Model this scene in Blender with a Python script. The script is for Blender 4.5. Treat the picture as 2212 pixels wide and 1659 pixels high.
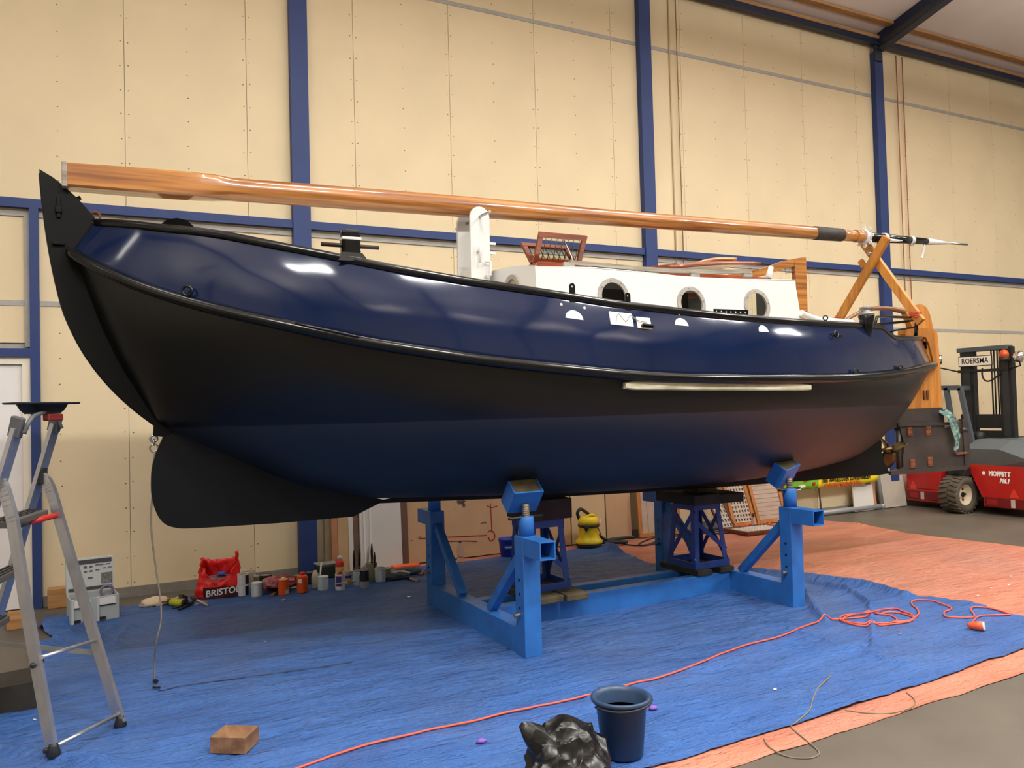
import bpy, bmesh, math, random
import numpy as np
from mathutils import Vector, Matrix, noise
from mathutils.geometry import tessellate_polygon

random.seed(7)
SC = bpy.context.scene
COL = SC.collection
for o in list(bpy.data.objects):
    bpy.data.objects.remove(o, do_unlink=True)

# ---------------------------------------------------------------- camera
IW, IH, FPX = 2212.0, 1659.0, 1750.0
CAM = np.array([0.0, 0.0, 1.815])
YAW, PITCH, ROLL = math.radians(27.2274), math.radians(1.5972), math.radians(1.5367)
_F = np.array([math.sin(YAW)*math.cos(PITCH), math.cos(YAW)*math.cos(PITCH), math.sin(PITCH)])
_Rt = np.array([math.cos(YAW), -math.sin(YAW), 0.0])
_U0 = np.cross(_Rt, _F)
_R = _Rt*math.cos(ROLL) - _U0*math.sin(ROLL)
_U = _U0*math.cos(ROLL) + _Rt*math.sin(ROLL)
cd = bpy.data.cameras.new('camera')
cam = bpy.data.objects.new('camera', cd)
COL.objects.link(cam)
cd.sensor_fit = 'HORIZONTAL'
cd.sensor_width = 36.0
cd.lens = FPX*36.0/IW
cd.clip_start = 0.05
m = Matrix(((_R[0], _U[0], -_F[0], CAM[0]), (_R[1], _U[1], -_F[1], CAM[1]), (_R[2], _U[2], -_F[2], CAM[2]), (0, 0, 0, 1)))
cam.matrix_world = m
SC.camera = cam

# pixel -> place helpers (a pixel only gives a direction; the plane touched gives the distance)
def ray(px, py):
    return _R*(px-IW/2)/FPX + _U*(IH/2-py)/FPX + _F
def at(px, py, Y):
    d = ray(px, py); return Vector(CAM + d*(Y-CAM[1])/d[1])
def atx(px, py, X):
    d = ray(px, py); return Vector(CAM + d*(X-CAM[0])/d[0])
def fl(px, py, z=0.0):
    d = ray(px, py); return Vector(CAM + d*(z-CAM[2])/d[2])
def prj(P):
    v = np.array(P, float)-CAM; z = v@_F
    return IW/2+FPX*(v@_R)/z, IH/2-FPX*(v@_U)/z

# ---------------------------------------------------------------- world, lights, exposure
WALL_Y = 9.13
w = bpy.data.worlds.new('hall_air'); SC.world = w
w.use_nodes = True
w.node_tree.nodes['Background'].inputs[0].default_value = (0.9, 0.93, 1.0, 1)
w.node_tree.nodes['Background'].inputs[1].default_value = 0.05
LAMP_W = 250.0
LAMP_UP = 170.0
# (x, y, down factor, up factor): two invented rows of strip lamps, and uplighters added as front fill
LAMPS = [(x, 5.1, .36*k, .8*k) for x, k in ((-6.0, .15), (-1.2, .28), (2.4, .75), (6.6, 1.05), (10.8, 1.05), (15.0, .8))]
LAMPS += [(x, 0.6, 1.4*k, 1.0*k) for x, k in ((-1.2, .75), (2.4, 1.0), (6.6, 1.0), (10.8, 1.0), (15.0, .7))]
LAMPS += [(x, y, 0.0, 1.2) for y in (-4.6, -9.2) for x in (-1.2, 3.6, 8.4, 13.2)]
LAMPS += [(-6.4, 0.6, 0.0, 2.0), (-6.4, -4.6, 0.0, 2.0)]
LAMP_Z = 7.15
for i, (lx, ly, kd, ku) in enumerate(LAMPS):
    for nm, en, dz, rx in (('added_tube_light', LAMP_W*kd, -.06, 0.0), ('fill_uplight', LAMP_UP*ku, .09, math.pi)):  # upward lights are added to raise the ceiling bounce
        if en <= 0: continue
        ld = bpy.data.lights.new(nm, 'AREA')
        ld.shape = 'RECTANGLE'; ld.size = 1.5; ld.size_y = 0.28
        ld.energy = en; ld.color = (1.0, 0.975, 0.94)
        lo = bpy.data.objects.new(nm, ld); COL.objects.link(lo)
        lo.location = (lx, ly, LAMP_Z+dz); lo.rotation_euler = (rx, 0, 0)
vs = SC.view_settings
vs.view_transform = 'Standard'; vs.look = 'None'; vs.gamma = 1.0; vs.use_curve_mapping = False
vs.exposure = 0.0

# ---------------------------------------------------------------- materials
def lin(c):
    return tuple(((v/255.0)/12.92 if v/255.0 <= 0.04045 else ((v/255.0+0.055)/1.055)**2.4) for v in c)
MATS = {}
def mat(name, c, rough=0.5, metal=0.0, var=None, bump=None, coat=0.0, stretch=(1, 1, 1), trans=0.0, emit=None, spec=0.5, c2=None, alpha=1.0, ior=1.45):
    if name in MATS: return MATS[name]
    m = bpy.data.materials.new(name); m.use_nodes = True
    nt = m.node_tree; N = nt.nodes; L = nt.links
    b = N['Principled BSDF']
    b.inputs['Base Color'].default_value = (*lin(c), 1)
    b.inputs['Roughness'].default_value = rough
    b.inputs['Metallic'].default_value = metal
    b.inputs['Coat Weight'].default_value = coat
    b.inputs['Coat Roughness'].default_value = 0.04
    b.inputs['Specular IOR Level'].default_value = spec
    b.inputs['Transmission Weight'].default_value = trans
    b.inputs['Alpha'].default_value = alpha
    b.inputs['IOR'].default_value = ior
    if emit:
        b.inputs['Emission Color'].default_value = (*lin(c), 1); b.inputs['Emission Strength'].default_value = emit
    tc = None
    def coords():
        nonlocal tc
        if tc is None:
            t = N.new('ShaderNodeTexCoord'); mp = N.new('ShaderNodeMapping')
            mp.inputs['Scale'].default_value = stretch
            L.new(t.outputs['Object'], mp.inputs[0]); tc = mp
        return tc.outputs[0]
    if var:
        sc, amt = var[0], var[1]
        nz = N.new('ShaderNodeTexNoise'); nz.inputs['Scale'].default_value = sc
        nz.inputs['Detail'].default_value = var[2] if len(var) > 2 else 5
        L.new(coords(), nz.inputs['Vector'])
        rp = N.new('ShaderNodeValToRGB')
        ca = lin(c); cb = lin(c2) if c2 else tuple(v*(1-amt) for v in ca)
        rp.color_ramp.elements[0].position = 0.35; rp.color_ramp.elements[1].position = 0.65
        rp.color_ramp.elements[0].color = (*cb, 1); rp.color_ramp.elements[1].color = (*ca, 1)
        L.new(nz.outputs['Fac'], rp.inputs[0]); L.new(rp.outputs[0], b.inputs['Base Color'])
    if bump:
        nb = N.new('ShaderNodeTexNoise'); nb.inputs['Scale'].default_value = bump[0]; nb.inputs['Detail'].default_value = bump[2] if len(bump) > 2 else 4
        L.new(coords(), nb.inputs['Vector'])
        bp = N.new('ShaderNodeBump'); bp.inputs['Strength'].default_value = bump[1]; bp.inputs['Distance'].default_value = bump[3] if len(bump) > 3 else 0.02
        L.new(nb.outputs['Fac'], bp.inputs['Height']); L.new(bp.outputs[0], b.inputs['Normal'])
        if coat and not (len(bump) > 4): L.new(bp.outputs[0], b.inputs['Coat Normal'])
    MATS[name] = m
    return m

# ---------------------------------------------------------------- mesh helpers
ORG = {}
class MB:
    """collects shapes for one mesh object, in world coordinates"""
    def __init__(s): s.v = []; s.f = []; s.mi = []; s.sm = []
    def add(s, vs, fs, smooth=False, mi=0):
        o = len(s.v); s.v += [Vector(p) for p in vs]
        for f in fs:
            s.f.append([i+o for i in f]); s.sm.append(smooth); s.mi.append(mi)
        return s
    def box(s, a, b, bev=0.0, mi=0, M=None):
        x0, y0, z0 = [min(a[i], b[i]) for i in range(3)]; x1, y1, z1 = [max(a[i], b[i]) for i in range(3)]
        if bev > 0:
            bm = bmesh.new(); bmesh.ops.create_cube(bm, size=1)
            for v in bm.verts: v.co = Vector(((x0+x1)/2+v.co.x*(x1-x0), (y0+y1)/2+v.co.y*(y1-y0), (z0+z1)/2+v.co.z*(z1-z0)))
            bmesh.ops.bevel(bm, geom=list(bm.edges), offset=min(bev, .49*min(x1-x0, y1-y0, z1-z0)), segments=2, affect='EDGES', profile=0.5)
            bm.verts.index_update()
            vs = [v.co.copy() for v in bm.verts]; fs = [[v.index for v in f.verts] for f in bm.faces]; bm.free()
        else:
            vs = [Vector(p) for p in [(x0, y0, z0), (x1, y0, z0), (x1, y1, z0), (x0, y1, z0), (x0, y0, z1), (x1, y0, z1), (x1, y1, z1), (x0, y1, z1)]]
            fs = [(0, 3, 2, 1), (4, 5, 6, 7), (0, 1, 5, 4), (1, 2, 6, 5), (2, 3, 7, 6), (3, 0, 4, 7)]
        if M is not None: vs = [M @ v for v in vs]
        return s.add(vs, fs, False, mi)
    def obox(s, c, ax, ay, az, hx, hy, hz, bev=0.0, mi=0):
        """box by centre, axes and half sizes"""
        ax, ay, az = Vector(ax).normalized(), Vector(ay).normalized(), Vector(az).normalized()
        M = Matrix(((ax.x, ay.x, az.x, c[0]), (ax.y, ay.y, az.y, c[1]), (ax.z, ay.z, az.z, c[2]), (0, 0, 0, 1)))
        return s.box((-hx, -hy, -hz), (hx, hy, hz), bev, mi, M)
    def beam(s, a, b, w, h, up=(0, 0, 1), bev=0.0, mi=0):
        """bar from a to b, w across, h along 'up'"""
        a, b = Vector(a), Vector(b); d = (b-a); ln = d.length; d.normalize()
        u = Vector(up); side = d.cross(u)
        if side.length < 1e-4: side = d.cross(Vector((1, 0, 0)))
        side.normalize(); u = side.cross(d)
        return s.obox((a+b)/2, d, side, u, ln/2, w/2, h/2, bev, mi)
    def tube(s, pts, r, n=10, cap=True, mi=0, closed=False):
        pts = [Vector(p) for p in pts]; k = len(pts)
        rs = r if isinstance(r, (list, tuple)) else [r]*k
        up = Vector((0, 0, 1)); vs = []; prev = None
        for i, p in enumerate(pts):
            if closed: t = (pts[(i+1) % k]-pts[i-1])
            else: t = (pts[min(i+1, k-1)]-pts[max(i-1, 0)])
            if t.length < 1e-9: t = Vector((1, 0, 0))
            t.normalize()
            if prev is None:
                a = t.cross(up)
                if a.length < 1e-3: a = t.cross(Vector((1, 0, 0)))
            else:
                a = prev - t*prev.dot(t)
                if a.length < 1e-6: a = t.cross(up)
            a.normalize(); prev = a; bq = t.cross(a)
            for j in range(n):
                q = 2*math.pi*j/n; vs.append(p+(a*math.cos(q)+bq*math.sin(q))*rs[i])
        fs = []
        for i in range(k if closed else k-1):
            i2 = (i+1) % k
            for j in range(n):
                j2 = (j+1) % n; fs.append((i*n+j, i*n+j2, i2*n+j2, i2*n+j))
        s.add(vs, fs, True, mi)
        if cap and not closed:
            o = len(s.v)-len(vs)
            s.f.append([o+j for j in range(n)][::-1]); s.sm.append(False); s.mi.append(mi)
            s.f.append([o+(k-1)*n+j for j in range(n)]); s.sm.append(False); s.mi.append(mi)
        return s
    def cyl(s, a, b, r, r2=None, n=20, mi=0): return s.tube([a, b], [r, r if r2 is None else r2], n, True, mi)
    def lathe(s, prof, c=(0, 0, 0), n=28, M=None, mi=0, smooth=True, cap=True):
        """profile [(r,z)] around the z axis at c"""
        c = Vector(c); vs = []; k = len(prof)
        for r, z in prof:
            for j in range(n):
                q = 2*math.pi*j/n; p = Vector((r*math.cos(q), r*math.sin(q), z))
                vs.append((M @ p if M is not None else p)+c)
        fs = [(i*n+j, i*n+(j+1) % n, (i+1)*n+(j+1) % n, (i+1)*n+j) for i in range(k-1) for j in range(n)]
        s.add(vs, fs, smooth, mi)
        o = len(s.v)-len(vs)
        if cap and prof[0][0] > 1e-5: s.f.append([o+j for j in range(n)][::-1]); s.sm.append(False); s.mi.append(mi)
        if cap and prof[-1][0] > 1e-5: s.f.append([o+(k-1)*n+j for j in range(n)]); s.sm.append(False); s.mi.append(mi)
        return s
    def prism(s, poly, axis, lo, hi, mi=0):
        """polygon of 2D points extruded along an axis ('x','y','z')"""
        def P(a, b, t): return {'x': (t, a, b), 'y': (a, t, b), 'z': (a, b, t)}[axis]
        n = len(poly); vs = [P(a, b, lo) for a, b in poly]+[P(a, b, hi) for a, b in poly]
        tri = tessellate_polygon([[Vector((a, b, 0)) for a, b in poly]])
        fs = [tuple(t) for t in tri]+[tuple(i+n for i in t)[::-1] for t in tri]+[((i+1) % n, i, n+i, n+(i+1) % n) for i in range(n)]
        bm = bmesh.new(); bv = [bm.verts.new(p) for p in vs]
        for f in fs:
            try: bm.faces.new([bv[i] for i in f])
            except ValueError: pass
        bmesh.ops.recalc_face_normals(bm, faces=list(bm.faces)); bm.verts.index_update()
        s.add([v.co.copy() for v in bm.verts], [[v.index for v in f.verts] for f in bm.faces], False, mi); bm.free()
        return s
    def grid(s, rows, smooth=True, mi=0, closed=False):
        """rows of equal length -> quads"""
        n = len(rows[0]); vs = [p for r in rows for p in r]; fs = []
        for i in range(len(rows)-1):
            for j in range(n if closed else n-1):
                j2 = (j+1) % n; fs.append((i*n+j, i*n+j2, (i+1)*n+j2, (i+1)*n+j))
        return s.add(vs, fs, smooth, mi)
    def torus(s, c, ax, R, r, n=24, k=8, mi=0):
        ax = Vector(ax).normalized(); a = ax.cross(Vector((0.3, 0.2, 1)));  a.normalize(); b = ax.cross(a)
        return s.tube([Vector(c)+(a*math.cos(2*math.pi*i/n)+b*math.sin(2*math.pi*i/n))*R for i in range(n)], r, k, False, mi, True)
    def ball(s, c, r, n=14, sc=(1, 1, 1), mi=0):
        prof = [(math.sin(math.pi*i/n)*1.0, -math.cos(math.pi*i/n)) for i in range(n+1)]
        M = Matrix.Diagonal((r*sc[0], r*sc[1], r*sc[2])).to_4x4()
        prof[0] = (0, -1); prof[-1] = (0, 1)
        return s.lathe(prof, c, max(10, n+4), M, mi)
    def build(s, name, mt, parent=None, solid=0.0, origin=None):
        return finish(name, s.v, s.f, s.sm, s.mi, mt, parent, solid, origin)

def finish(name, v, f, sm, mi, mt, parent, solid=0.0, origin=None):
    me = bpy.data.meshes.new(name)
    if parent is not None: org = ORG[parent.name]
    elif origin is not None: org = Vector(origin)
    else:
        xs = [p[0] for p in v]; ys = [p[1] for p in v]; zs = [p[2] for p in v]
        org = Vector(((min(xs)+max(xs))/2, (min(ys)+max(ys))/2, min(zs)))
    me.from_pydata([tuple(Vector(p)-org) for p in v], [], f)
    me.polygons.foreach_set('use_smooth', sm)
    mts = mt if isinstance(mt, (list, tuple)) else [mt]
    for q in mts: me.materials.append(q)
    if len(mts) > 1: me.polygons.foreach_set('material_index', mi)
    me.validate(); me.update()
    o = bpy.data.objects.new(name, me); COL.objects.link(o)
    if parent is not None: o.parent = parent
    else: o.location = org
    ORG[o.name] = org
    if solid:
        md = o.modifiers.new('thickness', 'SOLIDIFY'); md.thickness = solid; md.offset = 0
    return o

def tag(o, label=None, cat=None, group=None, kind=None):
    if label: o['label'] = label
    if cat: o['category'] = cat
    if group: o['group'] = group
    if kind: o['kind'] = kind
    return o
def thing(name, label, cat, loc=(0, 0, 0), group=None, kind=None):
    o = bpy.data.objects.new(name, None); COL.objects.link(o); o.location = loc; o.empty_display_size = 0.1
    ORG[o.name] = Vector(loc)
    return tag(o, label, cat, group, kind)
def copy_tree(src, loc):
    c = src.copy(); COL.objects.link(c); c.location = loc; ORG[c.name] = Vector(loc)
    for ch in src.children:
        d = ch.copy(); COL.objects.link(d); d.parent = c
        for g in ch.children:
            e = g.copy(); COL.objects.link(e); e.parent = d
    return c
def smooth_path(P, k=8, closed=False):
    P = [Vector(p) for p in P]; n = len(P); out = []
    for i in range(n if closed else n-1):
        if closed: p0, p1, p2, p3 = P[i-1], P[i], P[(i+1) % n], P[(i+2) % n]
        else: p0, p1, p2, p3 = P[max(i-1, 0)], P[i], P[i+1], P[min(i+2, n-1)]
        for j in range(k):
            t = j/k
            out.append(0.5*((2*p1)+(p2-p0)*t+(2*p0-5*p1+4*p2-p3)*t*t+(3*p1-p0-3*p2+p3)*t**3))
    if not closed: out.append(P[-1])
    return out
def plate_holes(name, outer, holes, fn, mt, parent, thick, nrm_off):
    """flat plate with holes: 2D outlines, fn maps 2D->3D; nrm_off = thickness vector"""
    bm = bmesh.new(); edges = []
    for loop in [outer]+holes:
        vs = [bm.verts.new((a, b, 0)) for a, b in loop]
        for i in range(len(vs)): edges.append(bm.edges.new((vs[i], vs[(i+1) % len(vs)])))
    bmesh.ops.triangle_fill(bm, use_beauty=True, use_dissolve=False, edges=edges)
    bm.verts.index_update()
    v2 = [v.co.copy() for v in bm.verts]; fs = [[v.index for v in f.verts] for f in bm.faces]; bm.free()
    off = Vector(nrm_off)*thick
    A = [Vector(fn(p.x, p.y)) for p in v2]; n = len(A)
    V = A+[p+off for p in A]; F = [list(f) for f in fs]+[[i+n for i in f][::-1] for f in fs]
    o = 0
    for loop in [outer]+holes:
        k = len(loop)
        for i in range(k): F.append([o+i, o+(i+1) % k, n+o+(i+1) % k, n+o+i])
        o += k
    bm = bmesh.new(); bv = [bm.verts.new(p) for p in V]
    for f in F:
        try: bm.faces.new([bv[i] for i in f])
        except ValueError: pass
    bmesh.ops.recalc_face_normals(bm, faces=list(bm.faces)); bm.verts.index_update()
    V = [v.co.copy() for v in bm.verts]; F = [[v.index for v in f.verts] for f in bm.faces]; bm.free()
    return finish(name, V, F, [False]*len(F), [0]*len(F), mt, parent)
def circle(cx, cy, r, n=36, ry=None):
    ry = r if ry is None else ry
    return [(cx+r*math.cos(2*math.pi*i/n), cy+ry*math.sin(2*math.pi*i/n)) for i in range(n)]
def lettering(name, txt, size, M, mt, parent, ext=0.0015, shear=0.0, sx=1.0, bold=0.0):
    cu = bpy.data.curves.new(name, 'FONT'); cu.body = txt; cu.size = size; cu.extrude = ext; cu.shear = shear; cu.offset = bold
    cu.align_x = 'CENTER'; cu.align_y = 'CENTER'; cu.resolution_u = 3
    t = bpy.data.objects.new(name, cu); COL.objects.link(t)
    dg = bpy.context.evaluated_depsgraph_get(); dg.update()
    me = bpy.data.meshes.new_from_object(t.evaluated_get(dg))
    bpy.data.objects.remove(t, do_unlink=True); bpy.data.curves.remove(cu)
    org = ORG[parent.name]
    S = Matrix.Diagonal((sx, 1, 1, 1))
    for v in me.vertices: v.co = (M @ S @ v.co) - org
    me.materials.clear(); me.materials.append(mt)
    o = bpy.data.objects.new(name, me); COL.objects.link(o); o.parent = parent; ORG[o.name] = org
    return o
def frame(c, ax, ay):
    """matrix with x axis ax, y axis ay at c"""
    ax = Vector(ax).normalized(); ay = Vector(ay); ay = (ay-ax*ay.dot(ax)).normalized(); az = ax.cross(ay)
    return Matrix(((ax.x, ay.x, az.x, c[0]), (ax.y, ay.y, az.y, c[1]), (ax.z, ay.z, az.z, c[2]), (0, 0, 0, 1)))
# ================================================================ the hall
M_panel = mat('cream_wall_panel', (220, 203, 166), 0.6, var=(1.3, 0.06, 6), bump=(60, 0.03, 3, 0.004))
M_wallplain = mat('cream_wall', (234, 229, 216), 0.6, var=(0.7, 0.08))
M_grey = mat('grey_profile', (168, 166, 160), 0.5, var=(8, 0.12))
M_sill = mat('grey_sill', (138, 134, 126), 0.6, var=(6, 0.2))
M_blue = mat('blue_steel', (36, 58, 112), 0.55, var=(4, 0.10), bump=(40, 0.04, 3, 0.004))
M_dblue = mat('dark_shaded_blue_steel', (26, 36, 58), 0.4, var=(3, 0.15))  # near-black blue: the shade on the rafters is put into this colour
M_timber = mat('rough_timber', (176, 130, 82), 0.7, var=(6, 0.35), stretch=(0.3, 3, 3))
M_white = mat('white_door', (228, 226, 224), 0.4, var=(3, 0.04))
M_cream = mat('cream_door_frame', (226, 218, 200), 0.45)
M_ceiling = mat('ceiling_sheet', (206, 194, 186), 0.7, var=(0.8, 0.08))
M_screw = mat('screw_brown', (96, 78, 58), 0.5)
M_lamp = mat('lamp_tube', (255, 244, 226), 0.4, emit=7.0)
M_lampbody = mat('lamp_body', (214, 214, 210), 0.45)

X0, X1, Y0, Y1, EAVE, RIDGE_Y, SLOPE = -9.0, 24.0, -13.0, WALL_Y, 7.86, -1.95, 0.23

def concrete():
    m = mat('concrete_floor', (116, 107, 95), 0.5, var=(1.1, 0.28, 9), bump=(30, 0.08, 5, 0.004))
    nt = m.node_tree; N = nt.nodes; L = nt.links; b = N['Principled BSDF']
    src = b.inputs['Base Color'].links[0].from_socket
    nz = N.new('ShaderNodeTexNoise'); nz.inputs['Scale'].default_value = 22; nz.inputs['Detail'].default_value = 6
    mx = N.new('ShaderNodeMix'); mx.data_type = 'RGBA'; mx.blend_type = 'MULTIPLY'; mx.inputs[0].default_value = 0.5
    L.new(src, mx.inputs[6]); L.new(nz.outputs['Fac'], mx.inputs[7]); L.new(mx.outputs[2], b.inputs['Base Color'])
    return m
g = MB(); g.box((X0-.2, Y0-.2, -0.2), (X1+.2, Y1+.2, 0)); tag(g.build('floor', concrete()), kind='structure')

# ceiling: two roof slopes
g = MB()
zr = EAVE+(Y1-RIDGE_Y)*SLOPE
for (ya, za, yb, zb) in ((Y1+.2, EAVE-.2*SLOPE, RIDGE_Y, zr), (RIDGE_Y, zr, Y0-.2, EAVE-.2*SLOPE)):
    g.add([(X0-.2, ya, za), (X1+.2, ya, za), (X1+.2, yb, zb), (X0-.2, yb, zb), (X0-.2, ya, za+.15), (X1+.2, ya, za+.15), (X1+.2, yb, zb+.15), (X0-.2, yb, zb+.15)],
          [(0, 1, 2, 3), (7, 6, 5, 4), (0, 4, 5, 1), (3, 2, 6, 7), (0, 3, 7, 4), (1, 5, 6, 2)])
tag(g.build('ceiling', M_ceiling), kind='structure')

# unseen walls of the hall, invented and whitened for bounce light (behind and beside the camera)
g = MB(); g.box((X0-.2, Y0-.2, 0), (X1+.2, Y0, EAVE+.3)); tag(g.build('wall_front', M_wallplain), kind='structure')
for nm, xa, xb in (('wall_left', X0-.2, X0), ('wall_right', X1, X1+.2)):
    g = MB(); g.prism([(Y0, 0), (Y1, 0), (Y1, EAVE), (RIDGE_Y, zr), (Y0, EAVE)], 'x', xa, xb); tag(g.build(nm, M_wallplain), kind='structure')

# back wall: backing, panels, profiles, screws
wb = MB(); wb.box((X0-.2, WALL_Y+.012, 0), (X1+.2, WALL_Y+.25, EAVE+.05)); wb = tag(wb.build('wall_back', M_grey), kind='structure')
seam0, dxp = 0.30, 1.212
cols_k = list(range(-3, 14))
rows = [(0.0, 2.925), (2.965, 6.825), (6.865, 7.80)]
DOOR_R, DOOR_T = -0.60, 2.42
for r, (za, zb) in enumerate(rows):
    me0 = None
    for k in cols_k:
        xa, xb = seam0+dxp*(k-1), seam0+dxp*k
        if r == 0 and xb < 0.31 and xa < -.5:
            if k == 0:      # panel cut by the door post
                g = MB(); g.box((-0.50, WALL_Y-.006, za), (xb-.002, WALL_Y+.012, zb)); g.build('panel', M_panel, wb)
            continue
        if me0 is None:
            g = MB(); g.box((xa+.002, WALL_Y-.006, za), (xb-.002, WALL_Y+.012, zb), 0.003); p0 = g.build('panel', M_panel, wb); me0 = (p0, xa)
        else:
            q = me0[0].copy(); COL.objects.link(q); q.parent = wb; q.location = (xa-me0[1], 0, 0); ORG[q.name] = ORG[wb.name]
# wall left of the door post above the door
g = MB(); g.box((-3.3, WALL_Y-.006, DOOR_T+.14), (-0.60, WALL_Y+.012, rows[0][1])); g.build('panel', M_panel, wb)
# grey joint strips
for zc in (2.945, 6.845):
    g = MB(); g.box((X0, WALL_Y-.012, zc-.026), (X1, WALL_Y-.002, zc+.026)); g.build('joint_strip', M_grey, wb)
g = MB()
for k in cols_k:
    xs = seam0+dxp*k
    for i in range(31):
        z = 0.14+i*0.252
        if z > 7.7: continue
        for xx in (xs-.035, xs+.035) + ((xs-dxp/2,) if True else ()):
            if z < 2.6 and xx < -.5: continue
            jx, jz = xx+random.uniform(-.006, .006), z+random.uniform(-.012, .012)
            g.add([(jx+.008*math.cos(a), WALL_Y-.0075, jz+.006*math.sin(a)) for a in [q*math.pi/3 for q in range(6)]], [(5, 4, 3, 2, 1, 0)])
tag(g.build('screws', M_screw, wb), kind='stuff')
# skirting sill
g = MB(); g.box((-0.47, WALL_Y-.03, 0), (X1, WALL_Y-.006, 0.10)); tag(g.build('baseboard_back', M_sill), kind='structure')

# columns on the back wall and on the front wall
def hcol(name, xc, ya, yb, z1, wd=.18):
    g = MB(); s = 1 if yb > ya else -1
    g.box((xc-wd/2, ya, 0), (xc+wd/2, ya+s*.012, z1)); g.box((xc-.006, ya+s*.012, 0), (xc+.006, yb, z1)); g.box((xc-wd/2, yb-s*.012, 0), (xc+wd/2, yb, z1))
    return tag(g.build(name, M_blue), kind='structure')
CX = [-7.55, -2.74, 2.07, 6.88, 11.69, 16.5, 21.3]
for i, x in enumerate(CX):
    if x == -2.74: continue
    wdt = .195
    g = MB(); g.box((x-wdt/2, WALL_Y-.105, 0), (x+wdt/2, WALL_Y-.012, 7.56)); o = g.build('column', M_blue); tag(o, kind='structure')
    g = MB(); g.box((x-.1, Y0+.0, 0), (x+.1, Y0+.2, 7.56)); tag(g.build('column', M_blue), kind='structure')
for yy in (4.0, -1.95, -8.0):
    g = MB(); g.box((X0, yy-.1, 0), (X0+.2, yy+.1, EAVE)); tag(g.build('column', M_blue), kind='structure')
# blue rail, door post, door head
def struct_box(name, a, b, mt, bev=0.0):
    g = MB(); g.box(a, b, bev); return tag(g.build(name, mt), kind='structure')
xs_ = [X0]+[c for c in CX if c != -2.74]+[X1]
for a, b in zip(xs_[:-1], xs_[1:]):
    struct_box('rail', (a+.1, WALL_Y-.085, 3.865), (b-.1, WALL_Y-.008, 3.955), M_blue)
    struct_box('rail_angle', (a+.1, WALL_Y-.022, 3.79), (b-.1, WALL_Y-.008, 3.84), M_grey)
struct_box('door_post', (-0.555, WALL_Y-.09, 0), (-0.475, WALL_Y-.008, 3.865), M_blue)
struct_box('door_post', (-1.85, WALL_Y-.09, 0), (-1.77, WALL_Y-.008, 3.865), M_blue)
struct_box('door_head', (-1.77, WALL_Y-.09, DOOR_T), (-0.555, WALL_Y-.008, DOOR_T+.08), M_blue)
struct_box('joint_profile', (-0.60, WALL_Y-.03, DOOR_T+.10), (-0.555, WALL_Y-.006, 3.79), M_grey)
d = thing('door_1', None, None, (-1.1, WALL_Y, 0), kind='structure')
g = MB(); g.box((-1.77, WALL_Y-.06, 0), (-1.70, WALL_Y+.01, DOOR_T)); g.box((-0.625, WALL_Y-.06, 0), (-0.557, WALL_Y+.01, DOOR_T)); g.box((-1.70, WALL_Y-.06, DOOR_T-.07), (-0.625, WALL_Y+.01, DOOR_T)); g.build('door_frame', M_cream, d)
g = MB(); g.box((-1.70, WALL_Y-.03, 0.01), (-0.627, WALL_Y+.012, DOOR_T-.07), 0.004); dl = g.build('door_leaf', M_white, d)
g = MB(); g.tube([(-1.63, WALL_Y-.03, 1.08), (-1.63, WALL_Y-.08, 1.08), (-1.50, WALL_Y-.08, 1.08)], 0.011); g.build('door_handle', mat('steel', (170, 170, 170), 0.3, 1.0), dl)

# eave beam, timber plate, rafters
struct_box('eave_beam', (X0, WALL_Y-.16, 7.66), (X1, WALL_Y-.06, 7.76), M_dblue)
struct_box('timber_plate', (X0, WALL_Y-.14, 7.762), (X1, WALL_Y-.008, 7.83), M_timber)
struct_box('timber_batten', (X0, WALL_Y-.42, 7.905), (X1, WALL_Y-.30, 7.945), M_timber)
for x in CX:
    for s, ye in ((1, Y1-.11), (-1, Y0+.21)):
        g = MB(); yb = RIDGE_Y
        a = (x, ye, EAVE-.17-.0); b = (x, yb, EAVE-.17+abs(ye-yb)*SLOPE)
        g.beam(a, b, .16, .02); g.beam((a[0], a[1], a[2]+.13), (b[0], b[1], b[2]+.13), .012, .24); g.beam((a[0], a[1], a[2]-.11), (b[0], b[1], b[2]-.11), .16, .02)
        tag(g.build('rafter', M_dblue), kind='structure')
g = MB(); g.box((11.69-.12, WALL_Y-.13, 7.40), (11.69+.05, WALL_Y-.105, 7.76)); tag(g.build('gusset', M_dblue), kind='structure')

# bodies of the added strip lamps and fill uplighters, all out of view
for i, (lx, ly, kd, ku) in enumerate(LAMPS):
    zc = EAVE+min(Y1-ly, ly-Y0)*SLOPE
    up = kd <= 0
    t = thing('added_ceiling_lamp', 'white fill uplighter added out of view over the front of the hall' if up else 'added white strip lamp with two tubes, out of view under the hall roof', 'lamp', (lx, ly, LAMP_Z-.05), group='added uplighters over the hall front' if up else 'added strip lamps under the roof')
    g = MB(); g.box((lx-.78, ly-.09, LAMP_Z), (lx+.78, ly+.09, LAMP_Z+.07), .01); g.build('lamp_housing', M_lampbody, t)
    if not up:
        for s_ in (-1, 1):
            g = MB(); g.cyl((lx-.74, ly+s_*.06, LAMP_Z-.025), (lx+.74, ly+s_*.06, LAMP_Z-.025), .013, n=8); g.build('lamp_tube', M_lamp, t)
    for s_ in (-1, 1):
        g = MB(); g.cyl((lx+s_*.6, ly, LAMP_Z+.07), (lx+s_*.6, ly, zc-.02), .004, n=6); g.build('suspension_wire', M_screw, t)

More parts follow.
